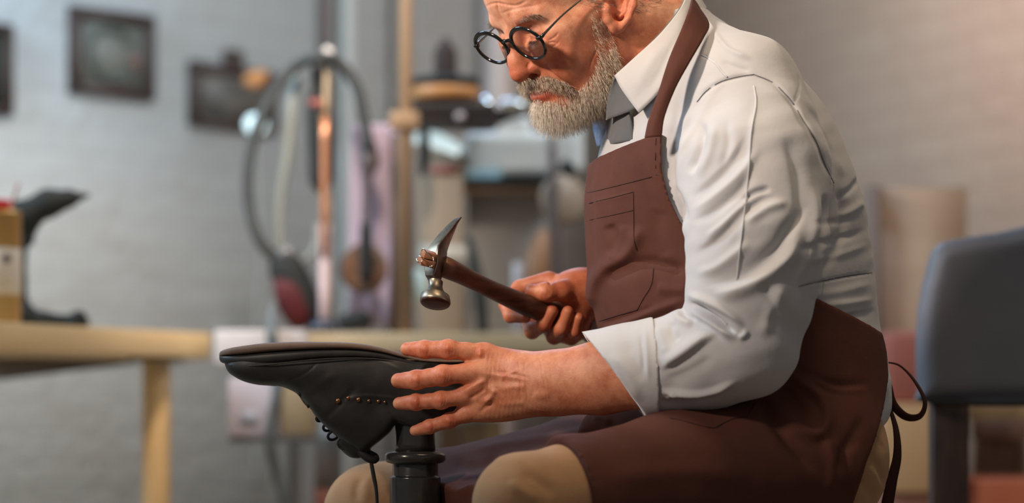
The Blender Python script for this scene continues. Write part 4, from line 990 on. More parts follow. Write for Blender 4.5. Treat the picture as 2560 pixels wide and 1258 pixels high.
# sole: lofted sections along the foot
st = [(549, 884, 900, .004), (556, 878, 908, .016), (575, 872, 914, .027), (610, 866, 918, .036), (670, 859, 915, .044), (740, 856, 908, .0485), (800, 856, 902, .049), (860, 857, 899, .046), (910, 861, 899, .041), (960, 871, 902, .036), (1010, 885, 912, .033), (1060, 896, 920, .033), (1120, 900, 922, .034), (1170, 900, 920, .030), (1195, 902, 916, .018)]
A = catmull(np.array(st, float), 5)
def sole_layer(name, f0, f1, grow, m_):
    sec = [(np.sign(math.cos(t))*abs(math.cos(t))**.28, np.sign(math.sin(t))*abs(math.sin(t))**.6) for t in np.arange(28)/28*2*np.pi]; V = []
    for x, t0, t1, wd in A:
        za = P(x, t0+(t1-t0)*f0, 3.0)[2]; zb_ = P(x, t0+(t1-t0)*f1, 3.0)[2]; hz = abs(za-zb_)/2; xx = P(x, 0, 3.0)[0]
        for cy, cz in sec: V.append([xx, 3.0+cy*max(wd+grow*min(1, wd/.01), .001), (za+zb_)/2+cz*hz])
    V = np.array(V); m = len(A); k = 28; i = np.arange(m-1)[:, None]*k; j = np.arange(k)[None]; j2 = (j+1) % k
    F = np.stack([i+j, i+j2, i+k+j2, i+k+j], -1).reshape(-1, 4)
    mkobj(name, (V, [F, np.arange(k)[None, ::-1], (np.arange(k)+(m-1)*k)[None]]), m_, boot)
sole_layer('outsole', 0, .42, 0, M_sole); sole_layer('midsole', .40, .95, -.0012, M_boot)  # brown outsole layer carries the lit top bevel in its lighter colour
# heel block
hv = []; hl2 = []
for zz, sc in ((P(0, 874, 3)[2], 1.0), (P(0, 903, 3)[2], .97)):
    for th in np.linspace(0, 2*np.pi, 40, endpoint=False):
        cx, cy = math.cos(th), math.sin(th); ex = np.sign(cx)*abs(cx)**.6*.046; 
        if cx < 0: ex = np.sign(cx)*abs(cx)**.25*.046
        hv.append([P(1095, 0, 3.0)[0]+ex*sc*1.08, 3.0+cy*.033*sc, zz])
hv = np.array(hv); j = np.arange(40); j2 = (j+1) % 40
mkobj('heel', (hv, [np.stack([j, j2, j2+40, j+40], 1)[:, ::-1], j[None], (j+40)[None, ::-1]]), M_sole, boot, bevel=.0012)
# welt ridges
wl_ = [P(x, t1-1.5, 3.0)+[0, -wd+.0012, 0] for x, t0, t1, wd in A[11:-12]]
mkobj('welt', tube(wl_, .0009, 8, smooth=False), M_boot, boot)
BN = normals(BV, BF)
# eyelets and hooks
for x, y, r in [(845, 1003, .0034), (870, 996, .0026), (896, 1000, .0030), (922, 1003, .0022), (946, 1004, .0024), (962, 1006, .0020)]:
    Yn = on_cloth(BV, BN, [(x-1, y), (x+1, y)])[0][1]+.0003
    mkobj('eyelet', lathe(P(x, y, Yn), [(r, 0), (r*.95, r*.35), (r*.55, r*.62), (.0001, r*.7)], 16, (0, -1, 0)), M_eyelet, boot)
# laces: zigzag over the tongue with slack loops and a hanging end
lz = []
for (x0, y0), (x1, y1) in [((748, 985), (785, 1020)), ((772, 1008), (810, 1048)), ((795, 1030), (832, 1068)), ((815, 1050), (855, 1088))]:
    lz.append(tube([B(x0, y0, -.022), B((x0+x1)/2-3, (y0+y1)/2+2, 0), B(x1-14, y1-2, .022)], .0017, 8, 6))
    lz.append(tube([B(x1-14, y1-4, -.022), B((x0+x1)/2-5, (y0+y1)/2+3, 0), B(x0, y0, .022)], .0017, 8, 6))
for cx, cy, rx, ry, a0 in [(833, 1089, 14, 10, -.5), (858, 1110, 13, 12, .9), (820, 1068, 12, 9, -.4), (800, 1046, 9, 7, -.4)]:
    pts = []
    for th in np.linspace(0, 2*np.pi, 14):
        u, v = rx*math.cos(th), ry*math.sin(th); pts.append(B(cx+u*math.cos(a0)-v*math.sin(a0), cy+u*math.sin(a0)+v*math.cos(a0), -.012+.004*math.sin(th)))
    lz.append(tube(pts, .0018, 8, 2))
lz.append(tube([B(880, 1115, -.008), B(900, 1130, -.012), B(920, 1146, -.014), B(938, 1150, -.012), B(940, 1140, -.008), B(925, 1132, -.006)], [.003, .0045, .005, .0045, .003, .003], 10, 5))
lz.append(tube([B(925, 1140, -.012), B(934, 1190, -.016), B(941, 1230, -.018), B(944, 1300, -.02)], [.0022, .0026, .0022, .0018], 8, 6))
mkobj('lace', merge(lz), M_lace, boot)
mkobj('tongue', tube([B(870, 1085), B(900, 1118), B(922, 1138)], [.02, .018, .004], 14, 5), M_boot, boot)

# ------------------------------------------------------------------ cobbler's iron stand
M_iron = mat('black_painted_iron', (.012, .012, .013), .22, spec=.6); noise_mix(M_iron, (.022, .022, .023), (.034, .033, .033), 30, 4, bump=.25, bscale=60, bdist=.001)
stand = thing('shoe_anvil', P(1037, 0, 3.0)*[1, 1, 0], 'black iron shoemaker\'s anvil post holding the boot in front of the man', 'shoe anvil')
def zz(py): return P(0, py, 3.0)[2]
xc = P(1038, 0, 3.0)[0]; pr = lambda w_: w_/FPX*3.0
mkobj('post', lathe((xc, 3.0, 0), [(.031, .02), (.0315, zz(1194)), (pr(61), zz(1191)), (pr(57), zz(1190)), (pr(57), zz(1156))], 12), M_iron, stand, smooth=False, bevel=.001)
mkobj('collar_ring', lathe((xc, 3.0, 0), [(pr(57), zz(1160)), (pr(72), zz(1156)), (pr(76), zz(1150)), (pr(76), zz(1138)), (pr(70), zz(1132)), (pr(52), zz(1129)), (pr(49), zz(1127))], 40), M_iron, stand)
mkobj('column', lathe((xc, 3.0, 0), [(pr(51), zz(1131)), (pr(50), zz(1110)), (pr(49), zz(1080)), (pr(52), zz(1050)), (pr(56), zz(1020)), (pr(50), zz(990))], 32), M_iron, stand)
mkobj('base', lathe((xc, 3.0, 0), [(.16, 0), (.16, .02), (.06, .04), (.034, .08), (.031, .12)], 40), M_iron, stand)

# ------------------------------------------------------------------ hammer
M_steel = mat('worn_hammer_steel', (.32, .27, .22), .40, 1); noise_mix(M_steel, (.15, .13, .11), (.36, .30, .23), 55, 5, bump=.2, bscale=140, bdist=.0006)
M_hand = mat('dark_hammer_handle_wood', (.12, .045, .025), .45, spec=.4); noise_mix(M_hand, (.07, .026, .016), (.17, .066, .036), 22, 5, stretch=(1, 1, 4), bump=.15, bdist=.0006)
M_stub = mat('split_wood', (.32, .13, .06), .6); noise_mix(M_stub, (.20, .075, .03), (.42, .18, .085), 60, 5, bump=.3, bdist=.001)
hammer = thing('hammer', P(1105, 665, 2.99), 'cobbler\'s hammer with steel head and dark wooden handle held over the boot', 'hammer')
# corner path: (C px, C py, dY), W vector, T vector
Y0 = 2.965
hs = [((1153, 542, .030), (-17, 5, .004), (2, 2, .001)),
      ((1140, 556, .025), (-24, 6, .008), (5, 3, .005)),
      ((1124, 577, .018), (-29, 6, .012), (12, 5, .012)),
      ((1107, 598, .010), (-31, 8, .014), (18, 10, .018)),
      ((1096, 613, .004), (-31, 8, .015), (23, 14, .020)),
      ((1094, 635, .000), (-31, 5, .016), (24, 10, .021)),
      ((1093, 657, -.001), (-34, -1, .016), (22, 12, .021)),
      ((1088, 672, -.001), (-30, 0, .014), (20, 14, .018)),
      ((1081, 688, .000), (-20, 0, .010), (22, 12, .014))]
cs = []
for C, W_, T_ in hs:
    c0 = P(C[0], C[1], Y0+C[2]); sc = (Y0)/FPX
    wv = np.array([W_[0]*sc, W_[2], -W_[1]*sc]); tv_ = np.array([T_[0]*sc, T_[2], -T_[1]*sc])
    ctr = c0+(wv+tv_)/2; ring = []
    for q in range(24):
        th = q/24*2*np.pi+np.pi/4; e = .22
        u = np.sign(math.cos(th))*abs(math.cos(th))**e; v = np.sign(math.sin(th))*abs(math.sin(th))**e
        ring.append(ctr+(u*wv+v*tv_)/2*1.0)
    cs.append(ring)
axh = np.array([-.10, -.40, -.90]); axh /= np.linalg.norm(axh)
def circ(px, py, dY, r):
    c0 = P(px, py, Y0+dY); wv = np.array([-1, .2, 0.]); wv -= axh*(wv@axh); wv /= np.linalg.norm(wv); tv_ = np.cross(axh, wv); 
    if tv_@np.array([.3, 1, 0]) < 0: tv_ = -tv_
    return [c0+r*(math.cos(q/24*2*np.pi+np.pi/4)*wv+math.sin(q/24*2*np.pi+np.pi/4)*tv_) for q in range(24)]
for a in [(1089, 704, .012, .0092), (1089, 716, .009, .0086), (1089, 726, .005, .0098), (1088, 735, .001, .0140), (1088, 740, -.002, .0180), (1088, 749, -.005, .0190), (1088, 756, -.008, .0190), (1088, 759, -.009, .0182)]: cs.append(circ(*a))
V = np.array(cs).reshape(-1, 3); m = len(cs); k = 24; i = np.arange(m-1)[:, None]*k; j = np.arange(k)[None]; j2 = (j+1) % k
F = np.stack([i+j, i+j2, i+k+j2, i+k+j], -1).reshape(-1, 4)
mkobj('hammer_head', (V, [F, np.arange(k)[None, ::-1], (np.arange(k)+(m-1)*k)[None]]), M_steel, hammer, bevel=.0006)
V, F = lathe(P(1088, 760, Y0-.0093), [(.0178, -.0004), (.017, .0004), (.009, .0012), (.0001, .0014)], 32, axh)
M_face = mat('dark_striking_face', (.10, .045, .035), .35, .9)
prop(mkobj('striking_face', (V, F), M_face, hammer), 'dark reddish round striking face')
hp = [P(1104, 664, 2.985), P(1122, 672, 2.99), P(1160, 690, 3.01), P(1220, 720, 3.04), P(1290, 752, 3.075), P(1330, 768, 3.092), P(1400, 792, 3.125), P(1462, 812, 3.15)]
mkobj('handle', tube(hp, [.0130, .0132, .0118, .0112, .0130, .0140, .0150, .0135], 24, 8), M_hand, hammer)
R_ = np.array([[-.9, -.38, .2], [.3, -.2, .93], [0, 0, 0]]); R_[0] /= np.linalg.norm(R_[0]); R_[1] -= R_[0]*(R_[1]@R_[0]); R_[1] /= np.linalg.norm(R_[1]); R_[2] = np.cross(R_[0], R_[1])
c0 = P(1069, 646, 2.963)
mkobj('handle_stub', merge([boxv(c0+R_[1]*.0045, (.0085, .0042, .0085), R_), boxv(c0-R_[1]*.0050, (.0095, .0042, .0085), R_)]), M_stub, hammer, smooth=False, bevel=.0012)
M_nail = mat('bent_nail_steel', (.75, .68, .58), .2, 1)
for pts in ([(1054, 628, -.012), (1058, 622, -.016), (1066, 630, -.016), (1074, 642, -.014)], [(1041, 645, -.014), (1044, 654, -.018), (1052, 656, -.016), (1056, 650, -.013)],
            [(1082, 642, -.013), (1084, 652, -.015), (1082, 664, -.013), (1074, 667, -.012)], [(1047, 640, -.013), (1052, 642, -.016), (1056, 646, -.013)]):
    mkobj('bent_nail', tube([P(a, b, 2.963+c) for a, b, c in pts], .0007, 8, 6), M_nail, hammer)
# ------------------------------------------------------------------ room: back wall running away to the right, side wall coming back
def quad(name, pts, mat_, kind='structure', thick=.02, parent=None):
    V = np.array(pts, float); n = np.cross(V[1]-V[0], V[2]-V[0]); n /= np.linalg.norm(n)
    if n[1] < 0: n = -n
    if abs(n[2]) > .9: n = np.array([0, 0, -1.])
    V2 = np.concatenate([V, V+n*thick]); F = np.array([[0, 1, 2, 3], [7, 6, 5, 4], [0, 4, 5, 1], [1, 5, 6, 2], [2, 6, 7, 3], [3, 7, 4, 0]])
    o = mkobj(name, (V2, [F]), mat_, parent, smooth=False); prop(o, kind=kind); return o
def brick(name, c1, c2, mort, ang=0, stain=(.5, .3, .2)):
    m = mat(name, c1, .85, spec=.2); N, L, b = nodes(m)
    tc = N.new('ShaderNodeTexCoord'); mp = N.new('ShaderNodeMapping'); mp.inputs['Rotation'].default_value = (math.radians(90), 0, -ang); mp.vector_type = 'TEXTURE' if False else 'POINT'
    sep = N.new('ShaderNodeSeparateXYZ'); L.new(tc.outputs['Object'], sep.inputs[0])
    # distance along the wall from world x,y
    cx = N.new('ShaderNodeMath'); cx.operation = 'MULTIPLY'; cx.inputs[1].default_value = math.cos(ang); L.new(sep.outputs[0], cx.inputs[0])
    cy = N.new('ShaderNodeMath'); cy.operation = 'MULTIPLY_ADD'; cy.inputs[1].default_value = math.sin(ang); L.new(sep.outputs[1], cy.inputs[0]); L.new(cx.outputs[0], cy.inputs[2])
    cb = N.new('ShaderNodeCombineXYZ'); L.new(cy.outputs[0], cb.inputs[0]); L.new(sep.outputs[2], cb.inputs[1])
    br = N.new('ShaderNodeTexBrick'); br.inputs['Scale'].default_value = 1; br.inputs['Brick Width'].default_value = .26; br.inputs['Row Height'].default_value = .082; br.inputs['Mortar Size'].default_value = .008; br.inputs['Mortar Smooth'].default_value = .6
    br.inputs['Color1'].default_value = (*c1, 1); br.inputs['Color2'].default_value = (*c2, 1); br.inputs['Mortar'].default_value = (*mort, 1)
    L.new(cb.outputs[0], br.inputs['Vector'])
    n = N.new('ShaderNodeTexNoise'); n.inputs['Scale'].default_value = 4.5; n.inputs['Detail'].default_value = 7; n.inputs['Roughness'].default_value = .62; L.new(cb.outputs[0], n.inputs['Vector'])
    r = N.new('ShaderNodeValToRGB'); r.color_ramp.elements[0].position = .50; r.color_ramp.elements[1].position = .80; r.color_ramp.elements[0].color = (0, 0, 0, 1); r.color_ramp.elements[1].color = (.45, .45, .45, 1)
    L.new(n.outputs['Fac'], r.inputs[0])
    mx = N.new('ShaderNodeMix'); mx.data_type = 'RGBA'; L.new(r.outputs[0], mx.inputs['Factor']); L.new(br.outputs['Color'], mx.inputs['A']); mx.inputs['B'].default_value = (*stain, 1)
    L.new(mx.outputs['Result'], b.inputs['Base Color'])
    bp = N.new('ShaderNodeBump'); bp.inputs['Strength'].default_value = .3; bp.inputs['Distance'].default_value = .002; bp.invert = True; L.new(br.outputs['Fac'], bp.inputs['Height'])
    n2 = N.new('ShaderNodeTexNoise'); n2.inputs['Scale'].default_value = 22; n2.inputs['Detail'].default_value = 6; L.new(cb.outputs[0], n2.inputs['Vector'])
    bp2 = N.new('ShaderNodeBump'); bp2.inputs['Strength'].default_value = .5; bp2.inputs['Distance'].default_value = .01; L.new(n2.outputs['Fac'], bp2.inputs['Height']); L.new(bp.outputs[0], bp2.inputs['Normal']); L.new(bp2.outputs[0], b.inputs['Normal'])
    return m
def WY(px): k = (px-1280)/FPX; return 6.346/(.81-k)
def WP(px, py): return P(px, py, WY(px))
angB = math.atan2(1, .81)
M_wallb = brick('whitewashed_brick', (.49, .525, .54), (.475, .505, .52), (.45, .48, .495), angB, (.36, .31, .27))
cor = P(1560, 0, 8.31); lft = P(-900, 0, WY(-900)); rgt = P(2560, 0, 6.3)+(P(2560, 0, 6.3)-cor)*.35
HT = 3.2
def wallq(name, a, b, m): return quad(name, [[a[0], a[1], 0], [b[0], b[1], 0], [b[0], b[1], HT], [a[0], a[1], HT]], m)
wallq('wall_back', lft, cor, M_wallb)
dr = rgt-cor; M_wallr = brick('pinkish_limewashed_brick', (.50, .35, .26), (.48, .325, .24), (.45, .30, .22), math.atan2(dr[1], dr[0]), (.40, .25, .18))
wallq('wall_right', cor, rgt, M_wallr)
M_floor = mat('worn_floor_boards', (.2, .15, .11), .6); noise_mix(M_floor, (.26, .20, .15), (.38, .30, .22), 6, 5, stretch=(1, 8, 1), bump=.2)
quad('floor', [[-4.2, -1.0, 0], [4.2, -1.0, 0], [4.2, 9.2, 0], [-4.2, 9.2, 0]], M_floor, thick=.05)
wd = (cor-lft)/np.linalg.norm(cor-lft); wn = np.array([wd[1], -wd[0], 0]) # toward the room
if wn[1] > 0: wn = -wn

M_dk = mat('dark_brown_frame_wood', (.075, .05, .045), .6)
def picture(name, q, label, art, fw=.028, group='framed pictures on the white brick wall', knob=None):
    """q: corners tl,tr,br,bl in photograph pixels, on the wall"""
    C = [WP(*p) for p in q]; C = [c+wn*.012 for c in C]
    ctr = sum(C)/4; t = thing(name, ctr, label, 'picture', group)
    u = (C[1]-C[0]+C[2]-C[3])/2; v = (C[3]-C[0]+C[2]-C[1])/2; W_, H_ = np.linalg.norm(u), np.linalg.norm(v); u /= W_; v = np.array([0, 0, -1.])
    Rm = np.array([u, v, wn]); parts_ = []
    for s in (-1, 1):
        parts_.append(boxv(ctr+v*s*(H_/2-fw/2), (W_/2, fw/2, .012), Rm)); parts_.append(boxv(ctr+u*s*(W_/2-fw/2), (fw/2, H_/2, .0121), Rm))
    if knob: parts_.append(boxv(ctr-v*(H_/2+.022)+u*.0, (.035, .024, .008), Rm))
    mkobj('frame', merge(parts_), M_dk, t, smooth=False)
    pr_ = mkobj('print', boxv(ctr-wn*.004, (W_/2-fw, H_/2-fw, .002), Rm), art, t, smooth=False)
    return t, ctr, u, v, W_, H_, Rm
M_art1 = mat('grey_green_print', (.22, .235, .215), .5); noise_mix(M_art1, (.20, .225, .21), (.26, .28, .26), 9, 4)
M_art2 = mat('dark_photograph_print', (.16, .155, .14), .45); noise_mix(M_art2, (.10, .10, .095), (.22, .20, .18), 8, 4, stretch=(1, 1, 2.5))
M_art3 = mat('dark_green_print', (.07, .08, .07), .5)
t, ctr, u, v, W_, H_, Rm = picture('framed_picture', [(168, 12), (376, 44), (374, 252), (168, 234)], 'portrait-shaped frame with a round grey-green design, nearest the upper left', M_art1)
M_ring = mat('faded_green_ink', (.115, .135, .12), .6)
rp = [ctr+u*(math.cos(a)*W_*.27)+v*(math.sin(a)*H_*.30)+wn*.001 for a in np.linspace(.9, 5.2, 26)]
mkobj('ring_motif', tube(rp, .012, 6, 1), M_ring, t)
M_red = mat('faded_red_ink', (.26, .13, .11), .6)
mkobj('red_motif', tube([ctr+u*W_*.27-v*H_*.02+wn*.001, ctr+u*W_*.28+v*H_*.16+wn*.001], .011, 6), M_red, t)
mkobj('dark_motif', tube([ctr+u*W_*.16-v*H_*.24+wn*.001, ctr+u*W_*.19-v*H_*.15+wn*.001], .014, 6), M_ring, t)
t, ctr, u, v, W_, H_, Rm = picture('framed_picture', [(467, 150), (682, 184), (678, 338), (468, 312)], 'wide dark framed photograph beside the hose loop', M_art2, .024, knob=True)
picture('framed_picture', [(-120, 48), (22, 64), (20, 292), (-120, 280)], 'dark green frame cut off by the left edge of the photo', M_art3, .02)

# ------------------------------------------------------------------ near-left table and what stands on it
M_birch = mat('pale_birch_tabletop', (.52, .37, .20), .5); noise_mix(M_birch, (.76, .50, .235), (.82, .56, .28), 5, 5, stretch=(1, 1, 6), dist=.4)
M_under = mat('grey_underside', (.34, .31, .29), .8)
table = thing('table', (-.75, 5.4, 0), 'pale wooden table with a round leg at the left', 'table')
A_ = P(527, 882, 5.05); zt = .722; zb = .670
A_ = np.array([A_[0], A_[1], 0])
Lp = P(-260, 0, 3.9); Lp = np.array([Lp[0], Lp[1], 0]); e1 = Lp-A_; e1 /= np.linalg.norm(e1)
e2 = np.array([-.80, .60, 0]); e2 -= 0
# underside edge must pass the measured far edge line (330,908)->(0,950)
Bp = P(0, 950, .07*FPX/30*1.0)  # depth where height .67 shows at y 950
Yb = (zb-CAMZ)*FPX/(HOR-952); Bp = P(0, 952, Yb); e2 = np.array([Bp[0], Bp[1], 0])-A_; l2 = np.linalg.norm(e2); e2 /= l2
c_ = [A_, A_+e1*1.5, A_+e1*1.5+e2*.78, A_+e2*.78]
V = np.array([[q[0], q[1], z_] for z_ in (zb, zt) for q in c_]); F = np.array([[0, 1, 2, 3], [7, 6, 5, 4], [0, 4, 5, 1], [1, 5, 6, 2], [2, 6, 7, 3], [3, 7, 4, 0]])
mkobj('tabletop', (V, [F]), M_birch, table, smooth=False, bevel=.002)
for q in ((.16, .14), (1.34, .14), (.16, .66), (1.34, .66)):
    p = A_+e1*q[0]+e2*q[1]
    if q == (.16, .14):
        # leg under the near corner
        Yl = 4.95; p = P(391, 0, Yl); p = np.array([p[0], p[1], 0])
    if q == (.16, .66): p = P(391, 0, 5.5)*[1, 1, 0]
    l_ = mkobj('leg', lathe(p, [(.0275, 0), (.0285, .01), (.0285, .66), (.0285, zb)], 28), M_birch, table)
    mkobj('mounting_plate', lathe(p+[0, 0, zb-.004], [(.06, 0), (.06, .004)], 24), mat('dark_bracket', (.05, .05, .05), .4), l_)
V = np.array([P(x, y, yy) for yy in (4.97, 4.99) for x, y in ((350, 903), (330, 911), (-260, 981), (-260, 885))]); mkobj('underside_filler', (V, [np.array([[0, 1, 2, 3], [7, 6, 5, 4], [0, 4, 5, 1], [1, 5, 6, 2], [2, 6, 7, 3], [3, 7, 4, 0]])]), mat('grey_underside_filler', (.20, .185, .18), .7), table, smooth=False)  # added panel standing in for the tabletop's dark underside
Yc = 4.45
tin = thing('tin_can', P(5, 830, Yc), 'gold tin can with a paper label and red cap at the left edge', 'can')
M_gold = mat('gold_tin', (.72, .42, .14), .28, .75)
xk = P(-4, 0, Yc)[0]; zk = zt; rk = .0415; hk = (830-545)/FPX*Yc
mkobj('can_body', lathe((xk, Yc, zk), [(rk, 0), (rk+.001, .003), (rk, .006), (rk, hk-.006), (rk+.001, hk-.003), (rk, hk), (rk*.9, hk+.001)], 40), M_gold, tin)
M_lbl = mat('printed_paper_label', (.62, .52, .42), .6); noise_mix(M_lbl, (.34, .26, .20), (.66, .56, .46), 60, 3, lo=.3, hi=.42, stretch=(1, 1, 2.4))
mkobj('paper_label', lathe((xk, Yc, zk), [(rk+.0006, .056), (rk+.0012, .057), (rk+.0012, .140), (rk+.0006, .141)], 40), M_lbl, tin)
M_ink = mat('dark_label_print', (.08, .05, .05), .6)
th_ = math.radians(-58)
mkobj('label_mark', lathe((xk+math.cos(th_)*(rk+.0008), Yc+math.sin(th_)*(rk+.0008), zk+.122), [(.008, 0), (.008, .0012), (.001, .0016)], 16, (math.cos(th_), math.sin(th_), 0)), M_ink, tin)
M_redp = mat('red_plastic_cap', (.55, .02, .02), .35)
mkobj('cap', lathe((xk-.004, Yc, zk+hk), [(.027, 0), (.027, .018), (.025, .022), (.001, .022)], 28), M_redp, tin)
mkobj('brush_handle', tube([P(22, 540, Yc-.01), P(34, 500, Yc-.02), P(46, 458, Yc-.03)], [.003, .0028, .0022], 8), mat('dusty_pink_stick', (.50, .22, .18), .5), tin)

last = thing('shoe_last_stand', P(120, 826, 4.62), 'black cast iron shoe last on the table behind the can', 'shoe last')
M_cast = mat('black_cast_iron', (.018, .020, .019), .75, spec=.2)
Yq = 4.62; q_ = lambda x, y, dy=0: P(x, y, Yq+dy)
g = Grid(q_(-30, 845, -.08), q_(245, 465, .08), .0024)
n = [0, 1, 0]
chain(g, [q_(70, 540), q_(120, 512), q_(175, 496), q_(218, 489)], [.020, .017, .0105, .005], .008)
chain(g, [q_(70, 528), q_(120, 508), q_(170, 497)], [.022, .022, .014], .02, n, .8)
chain(g, [q_(40, 530), q_(66, 545), q_(72, 600)], [.018, .020, .011], .02)
chain(g, [q_(56, 560), q_(52, 700), q_(58, 790)], [.012, .0105, .013], .01, n, .8)
chain(g, [q_(58, 790), q_(110, 800), q_(185, 802)], [.016, .012, .012], .02)
g.u(rcone(q_(196, 798, -.018), q_(196, 798, .03), .017, .017), .006); g.u(rbox(q_(196, 812), (.016, .03, .014), rr=.004), .004)
chain(g, [q_(58, 790), q_(20, 800), q_(-20, 805)], [.016, .012, .012], .02)
X, Y, Z = g.ax[0][:, None, None], g.ax[1][None, :, None], g.ax[2][None, None, :]
g.F = np.maximum(g.F, (zt+.0006-Z+0*X+0*Y).astype(np.float32))
mkobj('cast_body', g.mesh(2), M_cast, last)

# ------------------------------------------------------------------ workbench with tools behind the boot
M_tan = mat('tan_bench_board', (.46, .34, .20), .6); noise_mix(M_tan, (.42, .30, .17), (.50, .37, .22), 4, 4, stretch=(1, 1, 5))
bench = thing('workbench', P(1080, 0, 5.4)*[1, 1, 0], 'low tan workbench running behind the boot and hammer', 'workbench')
bz = CAMZ+(HOR-832)/FPX*5.0; x0, x1 = P(700, 0, 5.0)[0], P(1500, 0, 5.0)[0]
mkobj('bench_top', boxv(((x0+x1)/2, 5.5, bz-.022), ((x1-x0)/2, .5, .022)), M_tan, bench, smooth=False, bevel=.003)
mkobj('front_rail', boxv(((x0+x1)/2, 5.02, bz-.052), ((x1-x0)/2-.002, .012, .030)), mat('tan_front_board', (.50, .31, .145), .6), bench, smooth=False)
for lx in (x0+.04, x1-.04):
    for ly in (5.06, 5.94): mkobj('leg', boxv((lx, ly, (bz-.044)/2), (.025, .025, (bz-.044)/2)), mat('grey_bench_leg', (.30, .28, .27), .6), bench, smooth=False)

M_black = mat('black_rubber', (.02, .022, .022), .7, spec=.2); M_hose = mat('grey_ribbed_hose', (.045, .05, .05), .65, spec=.3); M_hose2 = mat('pale_grey_cable', (.21, .23, .22), .6)
M_copper = mat('copper_rod', (.62, .27, .14), .35, .6); M_pinkrod = mat('pale_pink_enamel_rod', (.66, .50, .50), .35); M_brass = mat('dull_brass', (.46, .31, .17), .4, .5)
YB = 5.05; b_ = lambda x, y, dy=0: P(x, y, YB+dy)
hs_ = thing('tool_stand', b_(806, 830)*[1, 1, 0]+[0, 0, bz], 'upright rod stand with black hoses looped over its top', 'tool stand')
mkobj('rod', tube([b_(812, 829), b_(812, 620), b_(812, 560)], .0125, 16, 2), M_pinkrod, hs_)
mkobj('rod', tube([b_(811, 640, -.012), b_(812, 420, -.012), b_(812, 290, -.012)], .0085, 16, 2), M_copper, hs_)
mkobj('rod', tube([b_(824, 828, .004), b_(822, 640, .004), b_(820, 486, .0)], .0045, 12, 2), M_brass, hs_); mkobj('rod', tube([b_(814, 300, -.01), b_(817, 220, -.005), b_(819, 145, 0)], .0062, 12, 2), M_brass, hs_)
mkobj('finial', lathe(b_(820, 150), [(.001, -.004), (.010, 0), (.014, .012), (.010, .024), (.001, .029)], 20), mat('white_porcelain_knob', (.62, .58, .54), .3), hs_)
mkobj('stand_foot', lathe([b_(806, 0)[0], YB, bz], [(.030, .0005), (.030, .016), (.018, .026), (.014, .03)], 24), mat('dark_blue_metal', (.03, .035, .06), .35), hs_)
mkobj('hose', tube([b_(700, 660, .02), b_(648, 600), b_(624, 520), b_(620, 430), b_(640, 330), b_(690, 225), b_(740, 165), b_(800, 142, -.03), b_(850, 160), b_(890, 215), b_(908, 290), b_(922, 370)], .0122, 14, 8), M_hose, hs_)
mkobj('hose', tube([b_(706, 650, .03), b_(698, 590, .03), b_(700, 500, .03), b_(716, 400, .03), b_(728, 300, .04), b_(732, 240, .05), b_(745, 190, .05)], .0112, 12, 8), M_hose2, hs_)
mkobj('hose', tube([b_(745, 660, .03), b_(775, 640, .03), b_(792, 600, .04), b_(790, 560, .04)], .0065, 10, 8), M_hose2, hs_)
grip = thing('handpiece', b_(790, 330), 'black tapered handpiece hanging beside the copper rod', 'tool')
mkobj('handle', tube([b_(788, 165, .02), b_(789, 220, .02), b_(790, 250, .02), b_(798, 300, .02), b_(802, 400, .02), b_(802, 455, .02), b_(800, 482, .02)], [.009, .010, .021, .027, .0265, .024, .008], 20, 6), M_black, grip)
mkobj('red_band', lathe(b_(797, 262, .02), [(.0245, -.01), (.0265, 0), (.0245, .01)], 20), mat('dull_red_band', (.22, .05, .035), .4), grip)
grd = thing('rotary_tool_motor', b_(725, 740), 'tilted black and dark red tool motor hanging from the hoses', 'power tool')
ax = b_(765, 815)-b_(700, 640); ax /= np.linalg.norm(ax)
mkobj('motor_casing', tube([b_(702, 640, .03), b_(712, 665, .03), b_(738, 715, .03), b_(765, 775, .03), b_(780, 812, .03)], [.024, .036, .039, .034, .020], 24, 6), M_black, grd)
mkobj('red_casing', tube([b_(702, 690, .02), b_(722, 730, .015), b_(745, 790, .015), b_(752, 818, .02)], [.018, .032, .029, .016], 24, 6), mat('dark_red_plastic', (.075, .012, .014), .6, spec=.2), grd)
mkobj('cap', tube([b_(690, 655, .02), b_(715, 632, .02), b_(735, 640, .02)], [.012, .016, .012], 14), mat('grey_metal_cap', (.16, .16, .16), .4, .5), grd)
cable = mkobj('power_cable', tube([b_(700, 745, .03), b_(684, 770, .0), b_(678, 820, -.19), b_(688, 880, -.20), b_(696, 960, -.22), b_(682, 1040, -.22), b_(676, 1110, -.22), b_(690, 1180, -.2), b_(712, 1262, -.2), b_(740, 1500, -.2)], .0105, 12, 8), mat('grey_cable', (.13, .14, .14), .5), None)
prop(cable, 'thick grey cable hanging down past the white box', 'cable')

# second flexible tool in front of the lilac sheet
t2 = thing('hanging_tool', b_(915, 500), 'dark hanging tool with a brown disc in front of the lilac cloth', 'tool')
mkobj('shaft', tube([b_(918, 330, .02), b_(924, 400, .02), b_(918, 450, .02), b_(916, 540, .02), b_(915, 565, .02)], [.009, .021, .010, .009, .009], 14, 6), mat('brownish_shaft', (.10, .08, .085), .5), t2)
mkobj('grip', tube([b_(915, 558, .01), b_(916, 640, .01), b_(915, 700, .01)], [.012, .015, .013], 14, 4), M_black, t2)
M_disc = mat('brown_leather_disc', (.12, .065, .04), .55); noise_mix(M_disc, (.06, .045, .04), (.22, .11, .06), 14, 3)
mkobj('disc', lathe(b_(910, 672, .03), [(.001, -.008), (.038, -.010), (.051, -.006), (.053, 0), (.051, .006), (.038, .010), (.001, .008)], 36, (-.25, -1, 0)), M_disc, t2)
M_lilac = cloth('lilac_cloth', (.36, .29, .37), (.42, .33, .40), .8)
rows = []
